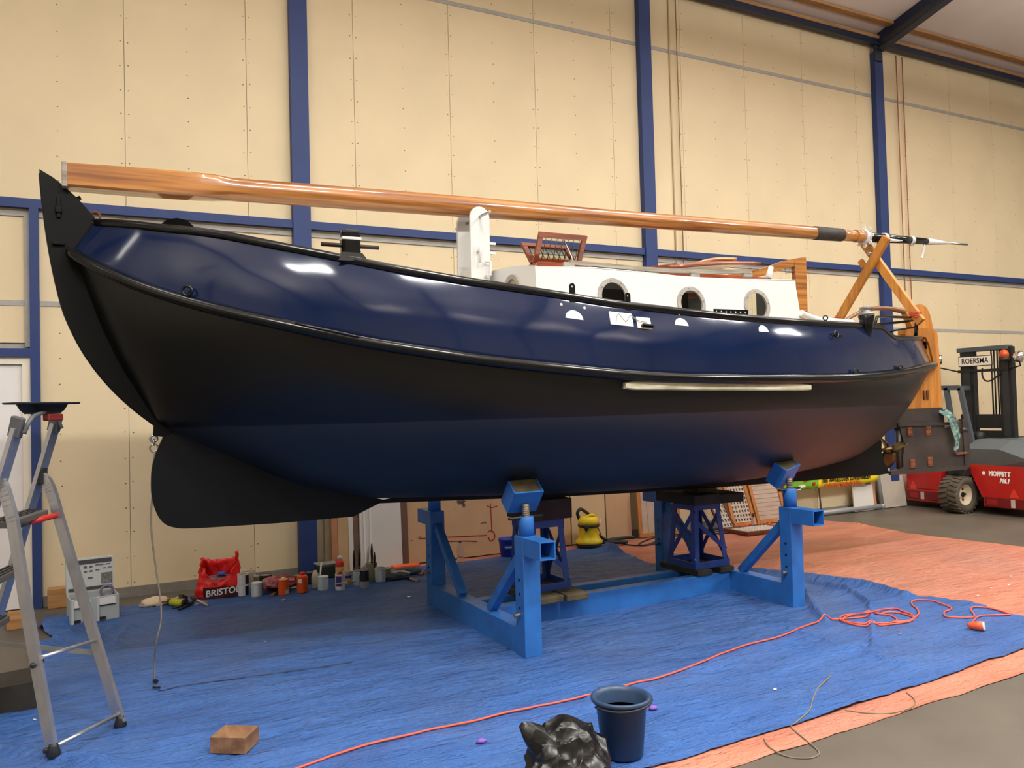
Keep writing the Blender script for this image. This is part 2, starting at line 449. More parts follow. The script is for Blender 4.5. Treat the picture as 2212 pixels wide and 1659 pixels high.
# thin ropes and conduits on the wall
M_rope = mat('tan_rope', (150, 108, 70), 0.8); M_rope2 = mat('rust_cord', (160, 96, 66), 0.7); M_cond = mat('beige_conduit', (196, 172, 132), 0.5)
def wallrope(name, pxs, label, mt, r, z0, z1, cat='rope', yo=.05):
    a = at(*pxs[0], WALL_Y-yo)
    g = MB(); g.cyl((a.x, WALL_Y-yo, z0), (a.x+.004, WALL_Y-yo, z1), r, n=8); return tag(g.build(name, mt), label, cat)
tag(wallrope('conduit_pipe', [(1452, 300)], 'thin tan conduit on the cream wall beside the middle blue column', M_cond, .011, 3.3, 7.75, 'pipe', .02))
wallrope('hanging_rope', [(1468, 300)], 'thin tan rope hanging beside the conduit on the cream wall', M_rope, .007, 3.3, 7.75)
for px in (1942, 1955):
    o = wallrope('hanging_rope', [(px, 300)], 'rust brown rope hanging down the cream wall beside the rafter column', M_rope2, .008, 2.0, 7.62); o['group'] = 'rust ropes by the rafter column'

# ---------------------------------------------------------------- tarpaulins
def arc(P, n):
    P = [Vector((p[0], p[1], 0)) for p in P]; L = [0]
    for a, b in zip(P[:-1], P[1:]): L.append(L[-1]+(b-a).length)
    out = []
    for i in range(n):
        t = L[-1]*i/(n-1); k = 0
        while k < len(L)-2 and L[k+1] < t: k += 1
        out.append(P[k].lerp(P[k+1], (t-L[k])/max(1e-9, L[k+1]-L[k])))
    return out
def seg_d(PX, PY, a, b):
    dx, dy = b[0]-a[0], b[1]-a[1]; t = np.clip(((PX-a[0])*dx+(PY-a[1])*dy)/(dx*dx+dy*dy), 0, 1)
    return np.hypot(PX-(a[0]+dx*t), PY-(a[1]+dy*t))
def tarp(name, near, right, far, left, n, k, base, amp, folds, mt, jag=0.02):
    A = arc(near, n); Bq = arc(far, n); Lf = arc(left, k); Rg = arc(right, k)
    for ln in (A, Bq, Lf, Rg):
        for i in range(1, len(ln)-1):
            q = ln[i]; d = Vector((noise.noise(q*3.1), noise.noise(q*3.1+Vector((9, 4, 2))), 0)); d += .35*Vector((noise.noise(q*14), noise.noise(q*14+Vector((9, 4, 2))), 0)); ln[i] = q+d*jag
    T = lambda L: np.array([(p.x, p.y) for p in L])
    A, Bq, Lf, Rg = T(A), T(Bq), T(Lf), T(Rg)
    U = np.linspace(0, 1, n)[None, :, None]; V = np.linspace(0, 1, k)[:, None, None]
    P = A[None]*(1-V)+Bq[None]*V+Lf[:, None]*(1-U)+Rg[:, None]*U-(A[0]*(1-U)*(1-V)+A[-1]*U*(1-V)+Bq[0]*(1-U)*V+Bq[-1]*U*V)
    PX, PY = P[..., 0], P[..., 1]
    Z = np.zeros_like(PX); nf = noise.noise
    for j in range(k):
        for i in range(n):
            x, y = PX[j, i], PY[j, i]
            Z[j, i] = abs(nf((x*2.2, y*7.0, 0)))*amp+max(0, nf((x*1.1+5, y*1.6, 3)))*amp*1.2+abs(nf((x*7, y*19, 7)))*amp*.55+abs(nf((x*5, y*4, 17)))*amp*.3
    for F, wd, hh in folds:
        D = np.min([seg_d(PX, PY, a, b) for a, b in zip(F[:-1], F[1:])], axis=0)
        Z += hh*np.exp(-(D/wd)**1.4)
    rows = [[Vector((PX[j, i], PY[j, i], base+Z[j, i])) for i in range(n)] for j in range(k)]
    g = MB(); g.grid(rows, True)
    return g.build(name, mt, solid=0.002)
def tarp_mat(name, c, c2, dust):
    m = mat(name, c, 0.36, var=(1.2, 0.2, 5), c2=c2, bump=(3.4, 1.0, 7, 0.075), stretch=(1.1, 3.6, 1), spec=0.45)
    nt = m.node_tree; N = nt.nodes; L = nt.links; b = N['Principled BSDF']
    src = b.inputs['Base Color'].links[0].from_socket
    t = N.new('ShaderNodeTexCoord')
    mp2 = N.new('ShaderNodeMapping'); mp2.inputs['Scale'].default_value = (1, 3.2, 1); L.new(t.outputs['Object'], mp2.inputs[0])
    n2 = N.new('ShaderNodeTexNoise'); n2.inputs['Scale'].default_value = 11; n2.inputs['Detail'].default_value = 5; n2.inputs['Roughness'].default_value = .7; L.new(mp2.outputs[0], n2.inputs['Vector'])
    b2 = N.new('ShaderNodeBump'); b2.inputs['Strength'].default_value = 1.0; b2.inputs['Distance'].default_value = .03; L.new(n2.outputs['Fac'], b2.inputs['Height']); L.new(b.inputs['Normal'].links[0].from_socket, b2.inputs['Normal']); L.new(b2.outputs[0], b.inputs['Normal'])
    nz = N.new('ShaderNodeTexNoise'); nz.inputs['Scale'].default_value = 0.55; nz.inputs['Detail'].default_value = 8; nz.inputs['Roughness'].default_value = .65
    L.new(t.outputs['Object'], nz.inputs['Vector'])
    rp = N.new('ShaderNodeValToRGB'); rp.color_ramp.elements[0].position = .45; rp.color_ramp.elements[1].position = .72
    L.new(nz.outputs['Fac'], rp.inputs[0])
    mx = N.new('ShaderNodeMix'); mx.data_type = 'RGBA'; L.new(rp.outputs[0], mx.inputs[0]); mx.inputs[7].default_value = (*lin(dust), 1)
    fac = N.new('ShaderNodeMath'); fac.operation = 'MULTIPLY'; fac.inputs[1].default_value = 0.55; L.new(rp.outputs[0], fac.inputs[0]); L.new(fac.outputs[0], mx.inputs[0])
    L.new(src, mx.inputs[6]); L.new(mx.outputs[2], b.inputs['Base Color'])
    return m
M_tarpb = tarp_mat('blue_tarpaulin', (66, 114, 188), (52, 96, 166), (88, 108, 146))
M_tarpo = tarp_mat('orange_tarpaulin', (230, 150, 122), (212, 130, 104), (176, 138, 126))
P2 = lambda L: [(fl(*q).x, fl(*q).y) for q in L]
o = tarp('orange_tarpaulin', [(2.2, 3.14), (2.84, 3.14), (3.78, 3.16), (4.63, 3.19), (5.3, 3.21), (9.6, 3.25)], [(9.6, 3.25), (9.7, 5.8), (9.49, 7.34), (9.73, 8.22), (9.46, 8.95)],
         [(2.6, 8.98), (4.5, 9.0), (7.0, 8.96), (9.46, 8.95)], [(2.2, 3.14), (2.4, 6), (2.6, 8.98)], 170, 140, 0.002, 0.006,
         [(P2([(1735, 1217), (1850, 1235), (1940, 1262)]), .02, .02), (P2([(1846, 1133), (1870, 1138), (1940, 1152)]), .04, .03), (P2([(1900, 1168), (2060, 1190)]), .02, .012)], M_tarpo)
tag(o, 'orange tarpaulin spread flat on the concrete floor under the blue one', 'tarpaulin')
o = tarp('blue_tarpaulin', [(-0.62, 3.32), (2.5, 3.31), (3.01, 3.33), (3.86, 3.37), (4.81, 3.42), (5.8, 3.5), (6.3, 3.7)],
         [(6.3, 3.7), (6.6, 3.95), (6.72, 4.49), (6.5, 4.9), (6.58, 5.45), (6.42, 6.08), (6.1, 6.58), (5.62, 7.15), (5.5, 7.5), (5.68, 8.66)],
         [(-0.42, 8.60), (-0.2, 8.55), (0.2, 8.62), (0.94, 8.66), (2.4, 8.78), (3.82, 8.8), (4.9, 8.72), (5.68, 8.66)],
         [(-0.62, 3.32), (-0.7, 5.06), (-0.66, 6.0), (-0.50, 6.5), (-0.36, 6.9), (-0.50, 7.3), (-0.32, 7.7), (-0.46, 8.2), (-0.42, 8.60)], 430, 330, 0.010, 0.017,
         [(P2([(1738, 1285), (1765, 1330), (1785, 1350)]), .03, .06), (P2([(1745, 1262), (1830, 1278), (1880, 1310), (1885, 1360), (1888, 1410)]), .022, .045),
          (P2([(1620, 1240), (1740, 1250), (1870, 1268), (1960, 1293)]), .05, .05), (P2([(1640, 1345), (1780, 1390), (1845, 1410)]), .012, .016), (P2([(1863, 1405), (1890, 1425), (1980, 1445)]), .012, .016),
          (P2([(1800, 1420), (1845, 1410), (1880, 1390)]), .012, .014), (P2([(1050, 1518), (1200, 1492), (1290, 1472)]), .015, .012),
          (P2([(1310, 1190), (1360, 1200), (1420, 1215)]), .06, .09), ([(-.5, 7.2), (-.3, 7.5), (-.1, 7.9)], .06, .07), ([(-.45, 6.9), (-.2, 7.1), (.1, 7.6)], .05, .06), ([(-.4, 8.1), (-.1, 8.3)], .06, .06),
          ([(-.5, 5.2), (-.3, 5.0), (0.0, 4.75)], .09, .07), ([(-.5, 4.9), (-.2, 4.5), (.1, 4.2)], .08, .06), ([(0.25, 7.75), (0.1, 7.2)], .04, .03), ([(1.0, 4.6), (1.5, 5.6)], .02, .01), ([(2.4, 4.9), (2.7, 4.2)], .02, .012)], M_tarpb)
tag(o, 'crinkled blue tarpaulin spread on the floor under the boat', 'tarpaulin')

from mathutils.bvhtree import BVHTree
_bv = []
for o_ in bpy.data.objects:
    if o_.name in ('blue_tarpaulin', 'orange_tarpaulin'):
        _bv.append(BVHTree.FromPolygons([o_.location+v.co for v in o_.data.vertices], [tuple(p.vertices) for p in o_.data.polygons]))
def gz(x, y):
    """height of the ground (tarpaulin or floor) at a place"""
    z = 0.0
    for t_ in _bv:
        h_ = t_.ray_cast(Vector((x, y, 1.0)), Vector((0, 0, -1)))
        if h_[0] is not None: z = max(z, h_[0].z+.0015)
    return z
def flg(px, py, up=0.0):
    """ground point under a pixel, resting on the tarpaulin"""
    z = .015
    for _ in range(4):
        q = fl(px, py, z); z = gz(q.x, q.y)+up
    q = fl(px, py, z); q.z = z; return q
# ================================================================ the boat
YC = 6.1
def navy():
    m = mat('navy_gloss_paint', (15, 30, 62), 0.10, var=(1.5, 0.15), spec=0.4, coat=0.12, bump=(1.15, 0.32, 2, 0.05))
    return m
M_navy = navy()
M_black = mat('black_gloss_paint', (7, 9, 9), 0.18, spec=0.5, bump=(3, 0.06, 2, 0.02))
M_stem = mat('black_stem_paint', (5, 7, 6), 0.45, var=(2, 0.2), spec=0.2, bump=(12, 0.05, 3, 0.01))
M_bwhite = mat('white_boat_paint', (206, 206, 203), 0.25, var=(2, 0.03))
M_varnish = mat('varnished_pine', (178, 119, 54), 0.32, var=(3.6, 0.3, 7), stretch=(0.3, 8, 8), coat=0.9, c2=(124, 72, 30))
M_mahog = mat('varnished_mahogany', (140, 66, 32), 0.3, var=(5, 0.3, 5), stretch=(0.6, 6, 6), coat=0.7, c2=(104, 44, 22))
M_oak = mat('yellow_oak', (190, 130, 54), 0.35, var=(3, 0.3, 5), stretch=(6, 6, 0.6), coat=0.3, c2=(160, 98, 38))
M_teak = mat('weathered_teak', (158, 152, 140), 0.75, var=(6, 0.25, 5), stretch=(0.6, 8, 8), c2=(122, 114, 102))
M_steel = mat('steel', (170, 170, 170), 0.3, 1.0)
M_dsteel = mat('dark_rudder_steel', (64, 58, 54), 0.45, var=(3, 0.35, 7), bump=(20, 0.1, 4, 0.005), c2=(44, 40, 40))
M_rust = mat('rusty_iron', (126, 74, 44), 0.8, var=(14, 0.5, 6))
M_bronze = mat('old_bronze', (110, 92, 56), 0.35, 0.8, var=(8, 0.3))
M_glass = mat('window_glass', (230, 235, 235), 0.02, trans=1.0, ior=1.1)
M_darkbrown = mat('shade_and_bristle_brown', (78, 62, 54), 0.7)
M_leather = mat('dark_leather', (52, 46, 42), 0.6, var=(20, 0.3))
M_ring = mat('grey_porthole_rubber', (158, 152, 144), 0.6, var=(9, 0.2))

boat = thing('sailing_boat', 'dark blue and black steel sailing boat standing high in a blue cradle', 'boat', (4.1, YC, 0.0))

# ---- hull lines
Rt = [(156, 533), (217, 567), (271, 593), (325, 615), (399, 642), (488, 665), (600, 693), (800, 735), (1050, 773), (1220, 791), (1355, 804), (1457, 810.6), (1626, 815.7), (1800, 814), (1917, 804.7), (1965, 797.5), (2006, 785)]
Rb = [(148, 552), (163, 560), (225, 595.6), (298, 629.5), (407, 663), (515, 690.5), (600, 707), (800, 751), (1050, 788.5), (1341, 818), (1491, 825), (1800, 822.5), (1868, 821), (1965, 807), (2013, 791.5)]
Gt = [(202, 476), (244, 476), (298, 480), (352, 487), (423, 493), (488, 502), (600, 524.5), (739, 551.6), (853, 574.7), (1011, 602), (1138, 620.6), (1217, 633), (1321, 650), (1474, 668), (1558, 677), (1660, 686), (1800, 696), (1861, 699), (1901, 701.5), (1910, 710.5), (1918, 718.6), (1927, 726), (1988, 727)]
def curve(px, L):
    a = np.array(L); return float(np.interp(px, a[:, 0], a[:, 1]))
def height_on(x, y, L):
    z = 2.3
    for i in range(25):
        px, py = prj((x, y, z)); d = ray(px, curve(px, L)); z = CAM[2]+d[2]/math.hypot(d[0], d[1])*math.hypot(x, y)
    return z
def plan(s, B):
    s = min(1, max(0, s))
    if s < .45: return B*(1-max(0, 1-s/.45)**2.4)**.75
    return B*(1-((s-.45)/.55)**2.3)
RX0, RX1 = at(152, 543, YC).x, at(2013, 789, YC).x
GX0, GX1 = at(202, 476, YC).x, at(1990, 727, YC).x
NS = 121
SS = []
for i in range(NS):
    u = i/(NS-1); SS.append(0.5*(1-math.cos(math.pi*u))*.55+u*.45)
def smooth_list(z, it=2):
    for _ in range(it): z = [z[0]]+[(z[i-1]+2*z[i]+z[i+1])/4 for i in range(1, len(z)-1)]+[z[-1]]
    return z
railx = [RX0+(RX1-RX0)*s for s in SS]; railb = [plan(s, 1.42) for s in SS]
railzt = smooth_list([height_on(x, YC-b, Rt) for x, b in zip(railx, railb)], 5)
railzb = smooth_list([height_on(x, YC-b, Rb) for x, b in zip(railx, railb)], 5)
railz = [(a+b)/2 for a, b in zip(railzt, railzb)]
gunx = [GX0+(GX1-GX0)*s for s in SS]; gunb = [plan(s, 1.335) for s in SS]
gunz = smooth_list([height_on(x, YC-b, Gt) for x, b in zip(gunx, gunb)], 1)
KX = [(-.14, railz[0]-.02), (-.08, 2.78), (.03, 2.44), (.15, 2.16), (.38, 1.76), (.71, 1.58), (1.05, 1.41), (1.32, 1.28), (1.88, 1.14), (2.66, 1.10), (3.53, 1.065), (4.26, 1.045), (5.29, 1.035), (6.1, 1.055), (6.6, 1.09), (7.02, 1.135), (7.22, 1.18), (7.44, 1.26), (7.65, 1.36), (7.95, 1.55), (8.25, 1.8), (8.44, 1.98), (8.61, 2.14)]
KZ = np.array(KX)
def zkeel(x): return float(np.interp(x, KZ[:, 0], KZ[:, 1]))
SECN = np.array([(0, 1.45, 1.45), (.12, 1.6, 1.7), (.3, 1.95, 1.95), (.45, 2.1, 2.0), (.65, 1.95, 1.9), (.82, 1.5, 1.6), (.93, 1.2, 1.4), (1, 1.1, 1.2)])
def section(i, phi):
    """point (half breadth, z) of station i; phi 0 = keel, pi/2 = rub rail"""
    n = float(np.interp(SS[i], SECN[:, 0], SECN[:, 1])); q = float(np.interp(SS[i], SECN[:, 0], SECN[:, 2]))
    zk = min(zkeel(railx[i]), railz[i]-.004); H = railz[i]-zk
    return railb[i]*max(0, math.sin(phi))**(2/n), railz[i]-H*max(0, math.cos(phi))**(2/q)
def hull_mat():
    m = mat('hull_paint_black_over_dark_antifouling', (12, 14, 15), 0.22, bump=(2.5, 0.10, 3, 0.03))
    nt = m.node_tree; N = nt.nodes; L = nt.links; b = N['Principled BSDF']
    ge = N.new('ShaderNodeNewGeometry'); sx = N.new('ShaderNodeSeparateXYZ'); L.new(ge.outputs['Position'], sx.inputs[0])
    rp = N.new('ShaderNodeValToRGB'); cr = rp.color_ramp; cr.interpolation = 'LINEAR'
    mr = N.new('ShaderNodeMapRange'); mr.inputs[1].default_value = 1.0; mr.inputs[2].default_value = 2.0; L.new(sx.outputs[2], mr.inputs[0]); L.new(mr.outputs[0], rp.inputs[0])
    cr.elements[0].position = 0.0; cr.elements[0].color = (*lin((31, 35, 40)), 1)
    cr.elements[1].position = 1.0; cr.elements[1].color = (*lin((8, 10, 11)), 1)
    WLZ = 0.735
    for p, c in ((.45, (35, 39, 44)), (WLZ-.11, (37, 41, 46)), (WLZ-.004, (41, 45, 51)), (WLZ, (10, 12, 13))):
        e = cr.elements.new(p); e.color = (*lin(c), 1)
    nz = N.new('ShaderNodeTexNoise'); nz.inputs['Scale'].default_value = 1.6; nz.inputs['Detail'].default_value = 6
    mx = N.new('ShaderNodeMix'); mx.data_type = 'RGBA'; mx.blend_type = 'MULTIPLY'; mx.inputs[0].default_value = 0.35
    L.new(rp.outputs[0], mx.inputs[6]); L.new(nz.outputs['Color'], mx.inputs[7]); L.new(mx.outputs[2], b.inputs['Base Color'])
    r2 = N.new('ShaderNodeValToRGB'); r2.color_ramp.interpolation = 'CONSTANT'
    r2.color_ramp.elements[0].color = (.42, .42, .42, 1); r2.color_ramp.elements[1].position = WLZ; r2.color_ramp.elements[1].color = (.33, .33, .33, 1)
    L.new(mr.outputs[0], r2.inputs[0]); L.new(r2.outputs[0], b.inputs['Roughness'])
    return m
M_hull = hull_mat()
NP = 26
g = MB(); rows = []
for i in range(NS):
    row = []
    for j in range(-NP, NP+1):
        b, z = section(i, abs(j)/NP*math.pi/2); row.append(Vector((railx[i], YC+(b if j > 0 else -b), z)))
    rows.append(row)
g.grid(rows, True); hull = g.build('hull', M_hull, boat)

# blue topsides (bulwark), one mesh per side
NB = 9
def topside(i, t):
    b = railb[i]*(1-t)+gunb[i]*t+.03*math.sin(math.pi*t)*min(1, 6*SS[i], 6*(1-SS[i]))
    return Vector((railx[i]*(1-t)+gunx[i]*t, b, railz[i]*(1-t)+gunz[i]*t))
for sd in (-1, 1):
    g = MB(); rows = []
    for i in range(NS):
        rows.append([Vector((p.x, YC+sd*p.y, p.z)) for p in [topside(i, t/NB) for t in range(NB+1)]])
    if sd > 0: rows = [r[::-1] for r in rows]
    g.grid(rows, True); g.build('bulwark', M_navy, boat, solid=0.006)

# rub rails and cap rails
def nrm2(X, Bh, i):
    a = max(0, i-1); c = min(len(X)-1, i+1); dx, db = X[c]-X[a], Bh[c]-Bh[a]; l = math.hypot(dx, db); return (-db/l, dx/l)
def sweep(name, X, Bh, Z, prof, mt, sd, i0=0, i1=None, nose=0.0):
    g = MB(); rows = []
    for i in range(i0, (i1 or NS)):
        nx, nb = nrm2(X, Bh, i)
        if i in (0, NS-1): nx, nb = (-1 if i == 0 else 1)*0.35, .93
        rows.append([Vector((X[i]+nx*o, YC+sd*(Bh[i]+nb*o), Z[i]+h)) for o, h in prof])
    if sd > 0: rows = [r[::-1] for r in rows]
    g.grid(rows, True, closed=True)
    o = len(g.v)-len(rows)*len(prof); n = len(prof)
    g.f.append([o+j for j in range(n)]); g.sm.append(False); g.mi.append(0)
    g.f.append([o+(len(rows)-1)*n+j for j in range(n)][::-1]); g.sm.append(False); g.mi.append(0)
    return g.build(name, mt, boat)
rp_ = [(-.02, .032), (.040, .036), (.060, .028), (.068, .0), (.060, -.026), (.040, -.036), (-.02, -.034)]
cp_ = [(-.055, 0.0), (-.05, .012), (.018, .012), (.028, .004), (.028, -.035), (.018, -.042), (-.004, -.042), (-.012, -.02), (-.05, -.02)]
for sd in (-1, 1):
    sweep('rub_rail', railx, railb, railz, rp_, M_black, sd)
    sweep('cap_rail', gunx, gunb, [z-.006 for z in gunz], cp_, M_black, sd)

# deck
g = MB(); rows = []
for i in range(2, NS-1):
    t = .62; p = topside(i, t); b = max(0.01, p.y-.01); zd = railz[i]+(gunz[i]-railz[i])*t
    rows.append([Vector((p.x, YC-b+2*b*k/8, zd+.05*(1-((k-4)/4)**2))) for k in range(9)])
g.grid(rows, True); g.build('deck', mat('pale_deck', (206, 204, 196), 0.6), boat)

# stem plate, fore skeg
out = [(85, 367), (91, 430), (100, 500), (110, 560), (124, 625), (140, 680), (168, 740), (200, 790), (240, 838), (285, 880), (332, 916), (330, 941), (352, 944)]
inn = [(470, 960), (400, 905), (320, 800), (262, 690), (235, 600), (225, 545), (212, 484), (204, 470), (196, 462), (170, 432), (140, 405), (115, 385)]
def curve2(L, k=5): return [(p.x, p.y) for p in smooth_path([(x, y, 0) for x, y in L], k)]
out = curve2(out[:11])+out[11:]
pts = [at(x, y, YC) for x, y in out+inn]
g = MB(); g.prism([(p.x, p.z) for p in pts], 'y', YC-.022, YC+.022)
g.build('stem_plate', M_stem, boat)
g = MB(); e = [at(x, y, YC) for x, y in out[:51]]
g.tube([p+Vector((.008, 0, -.01 if k_ == 0 else 0)) for k_, p in enumerate(e)], [.004]+[.016]*(len(e)-1), 8); g.build('stem_edge_bar', M_black, boat)
sk = [(352, 944), (338, 975), (329, 1005), (326, 1040), (328, 1075), (338, 1108), (352, 1128), (374, 1138), (420, 1140), (600, 1129), (762, 1115), (790, 1100), (830, 1080), (760, 1062), (640, 1030), (540, 985), (450, 940), (400, 925)]
sk = curve2(sk[:10])+sk[10:]
pts = [at(x, y, YC) for x, y in sk]
M_sk = mat('dark_antifouling', (12, 15, 17), 0.5, var=(2, 0.25), spec=.25)
g = MB(); g.prism([(p.x, p.z) for p in pts], 'y', YC-.03, YC+.03); g.build('fore_skeg', M_sk, boat)
# keel bar and deadwood
kb = [at(800, 1087, YC), at(1000, 1079, YC), at(1200, 1072.5, YC), at(1350, 1064.5, YC), at(1540, 1052.5, YC), at(1675, 1042.5, YC), at(1892, 1026, YC), at(1916, 1022, YC), at(1905, 1000, YC), at(1898, 975, YC), at(1899, 955, YC), at(1890, 935, YC), at(1840, 960, YC), at(1740, 990, YC), at(1600, 1020, YC), at(1300, 1040, YC), at(900, 1065, YC)]
g = MB(); g.prism([(p.x, p.z) for p in kb], 'y', YC-.035, YC+.035); g.build('keel', M_sk, boat)
# stern post
g = MB(); sp = [at(2016, 785, YC), at(1998, 735, YC), at(1985, 727, YC)]
g.beam(at(1990, 729, YC)+Vector((.02, 0, 0)), Vector((RX1+.03, YC, railz[-1]-.02)), .06, .07, up=(1, 0, 0)); g.beam(Vector((RX1+.02, YC, railz[-1])), Vector((8.0, YC, 1.58)), .05, .06, up=(1, 0, 0)); g.build('stern_post', M_black, boat)

# ---- bow fittings
def eye(p, ax, name='eye_ring', R=.035, r=.008, mt=None, par=None): g = MB(); g.torus(p, ax, R, r); return g.build(name, mt or M_black, par or boat)
def rail_pt(px, L=None):
    """near rub rail point under a pixel column"""
    best = min(range(NS), key=lambda i: abs(prj((railx[i], YC-railb[i], railz[i]))[0]-px)); return best, Vector((railx[best], YC-railb[best], railz[best]))
def gun_pt(px):
    best = min(range(NS), key=lambda i: abs(prj((gunx[i], YC-gunb[i], gunz[i]))[0]-px)); return best, Vector((gunx[best], YC-gunb[best], gunz[best]))
i, p = rail_pt(404); eye(p+Vector((-.02, -.03, .07)), (.5, 1, 0), R=.03, r=.009)
i, p = rail_pt(1843); eye(p+Vector((-.0, -.03, .05)), (.5, 1, 0), R=.022, r=.007)
i, p = rail_pt(1938); eye(p+Vector((-.0, -.03, .05)), (.5, 1, 0), R=.022, r=.007)
p = at(206, 468, YC); eye(p, (.3, 1, 0), R=.03, r=.009, mt=M_rust)
g = MB(); a = at(150, 438, YC); b = at(174, 427, YC); g.tube([a+Vector((-.01, 0, -.02)), a, b], [.016, .018, .014]); g.build('stem_cleat', M_black, boat)
g = MB(); a = at(126, 424, YC-.03); b = at(127, 470, YC-.03); g.box((a.x-.012, YC-.04, b.z), (a.x+.012, YC-.02, a.z), .004); g.box((a.x-.02, YC-.05, b.z+.03), (a.x+.02, YC-.02, b.z+.07), .006); g.build('stem_bracket', M_stem, boat)
g = MB(); a = at(113, 521, YC-.03); b = at(140, 530, YC-.03); g.box((a.x, YC-.045, b.z), (b.x, YC-.02, a.z), .003); g.build('stem_lug', M_stem, boat)
# anchor fairlead plate on the far bulwark
g = MB(); c = at(383, 492, YC+.42); pol = [(c.x+dx, c.z+dz) for dx, dz in ((-.17, -.10), (-.13, .0), (-.07, .055), (.0, .07), (.07, .055), (.12, .01), (.17, -.09))]
g.prism(pol, 'y', YC+.40, YC+.43); g.build('bow_fairlead', M_stem, boat)
# mooring bitt with cross pin
i, p = gun_pt(756)
g = MB(); g.box((p.x-.062, p.y+.0, p.z-.04), (p.x+.062, p.y+.075, p.z+.185), .02); bit = g.build('mooring_bitt', M_black, boat)
g = MB(); g.box((p.x-.064, p.y-.003, p.z+.115), (p.x+.064, p.y+.078, p.z+.135), .004); g.build('white_band', M_bwhite, bit)
g = MB(); g.cyl((p.x-.19, p.y+.04, p.z+.082), (p.x+.19, p.y+.04, p.z+.082), .014, n=12); g.build('cross_pin', mat('dark_brown_pin', (40, 26, 22), 0.4), bit)
g = MB(); g.add([p+Vector((-.1, -.028, -.03)), p+Vector((.1, -.028, -.03)), p+Vector((.066, .0, .03)), p+Vector((-.066, .0, .03))], [(0, 1, 2, 3)]); g.build('bitt_foot', M_black, bit, solid=.01)
# chain plates with eye holes
for px in (1223, 1348):
    i, p = gun_pt(px); zt = .075 if px == 1223 else .07
    fn = lambda a, b, p=p: (p.x+a, p.y-.012, p.z+b)
    outl = [(-.022, -.06), (.022, -.06), (.022, zt-.022)]+[(.022*math.cos(q), zt-.022+.022*math.sin(q)) for q in [math.pi*k/8 for k in range(1, 8)]]+[(-.022, zt-.022)]
    plate_holes('chain_plate', outl, [circle(0, zt-.024, .008, 12)], fn, M_black, boat, .012, (0, -1, 0))
# pin rail with holes
i, p = gun_pt(1585)
fn = lambda a, b, p=p: (p.x+a, p.y+.03-a*.02, p.z+b)
plate_holes('pin_rail', [(-.17, .0), (.17, .0), (.17, .042), (-.17, .042)], [circle(-.145+.048*k, .022, .009, 10) for k in range(7)], fn, M_black, boat, .01, (0, -1, 0))
# freeing ports: half-moons and the long slot with a cable
def on_bul(px, py):
    """point on the near bulwark surface under a pixel"""
    best = None
    for i in range(8, NS-8):
        for t in [k/12 for k in range(13)]:
            q = topside(i, t); P = (q.x, YC-q.y, q.z); X, Y = prj(P); d = (X-px)**2+(Y-py)**2
            if best is None or d < best[0]: best = (d, Vector(P), i, t)
    _, P, i, t = best
    a, b = topside(i+1, t), topside(i-1, t); tx = Vector((a.x-b.x, -(a.y-b.y), a.z-b.z)).normalized()
    c, e = topside(i, min(1, t+.08)), topside(i, max(0, t-.08)); tz = Vector((c.x-e.x, -(c.y-e.y), c.z-e.z)).normalized()
    n = tx.cross(tz).normalized()
    if n.y > 0: n = -n
    return P, tx, tz, n
M_portw = mat('white_freeing_port', (238, 238, 234), 0.3)
for px, py, hw, hh in ((1248, 683, .068, .062), (1464, 708, .062, .058), (1646, 722, .055, .055)):
    P, tx, tz, n = on_bul(px, py)
    pol = [P+n*.004+tx*(hw*math.cos(q))+tz*(hh*math.sin(q)) for q in [math.pi*k/16 for k in range(17)]]
    g = MB(); c = P+n*.004+tz*.002
    g.add(pol+[q-n*.012 for q in pol], [list(range(17))]+[(k, k+1, 17+k+1, 17+k) for k in range(16)]+[(16, 0, 17, 33)]); g.build('freeing_port', M_portw, boat)
P, tx, tz, n = on_bul(1372, 690)
g = MB(); g.obox(P+n*.004-tx*.075, tx, tz, n, .095, .05, .006, .004); slot = g.build('hawse_slot', M_portw, boat)
g = MB(); g.obox(P+n*.004+tx*.115-tz*.012, tx, tz, n, .06, .044, .006, .004); g.build('slot_panel', M_portw, slot)
g = MB(); g.tube(smooth_path([P+n*.016-tx*.13-tz*.03, P+n*.018-tx*.10+tz*.035, P+n*.018-tx*.05-tz*.02, P+n*.018-tx*.0+tz*.03, P+n*.018+tx*.05, P+n*.018+tx*.13-tz*.01]), .003, 6); g.build('thin_cable', M_teak, slot)
g = MB(); g.obox(P+n*.022+tx*.13-tz*.038, tx, tz, n, .05, .010, .02, .006); g.build('chock', M_black, slot)
for px, py in ((1209, 663), (1262, 668), (1457, 681)):
    P, tx, tz, n = on_bul(px, py); g = MB(); g.ball(P+n*.002, .011, 8, (1, .6, 1)); g.build('bolt_head', M_portw, boat)
P, tx, tz, n = on_bul(1795, 722); g = MB(); g.torus(P+n*.03, n, .026, .007); g.obox(P+n*.012+tx*.07, tx, tz, n, .05, .006, .012, .002); g.build('side_eye', M_black, boat)
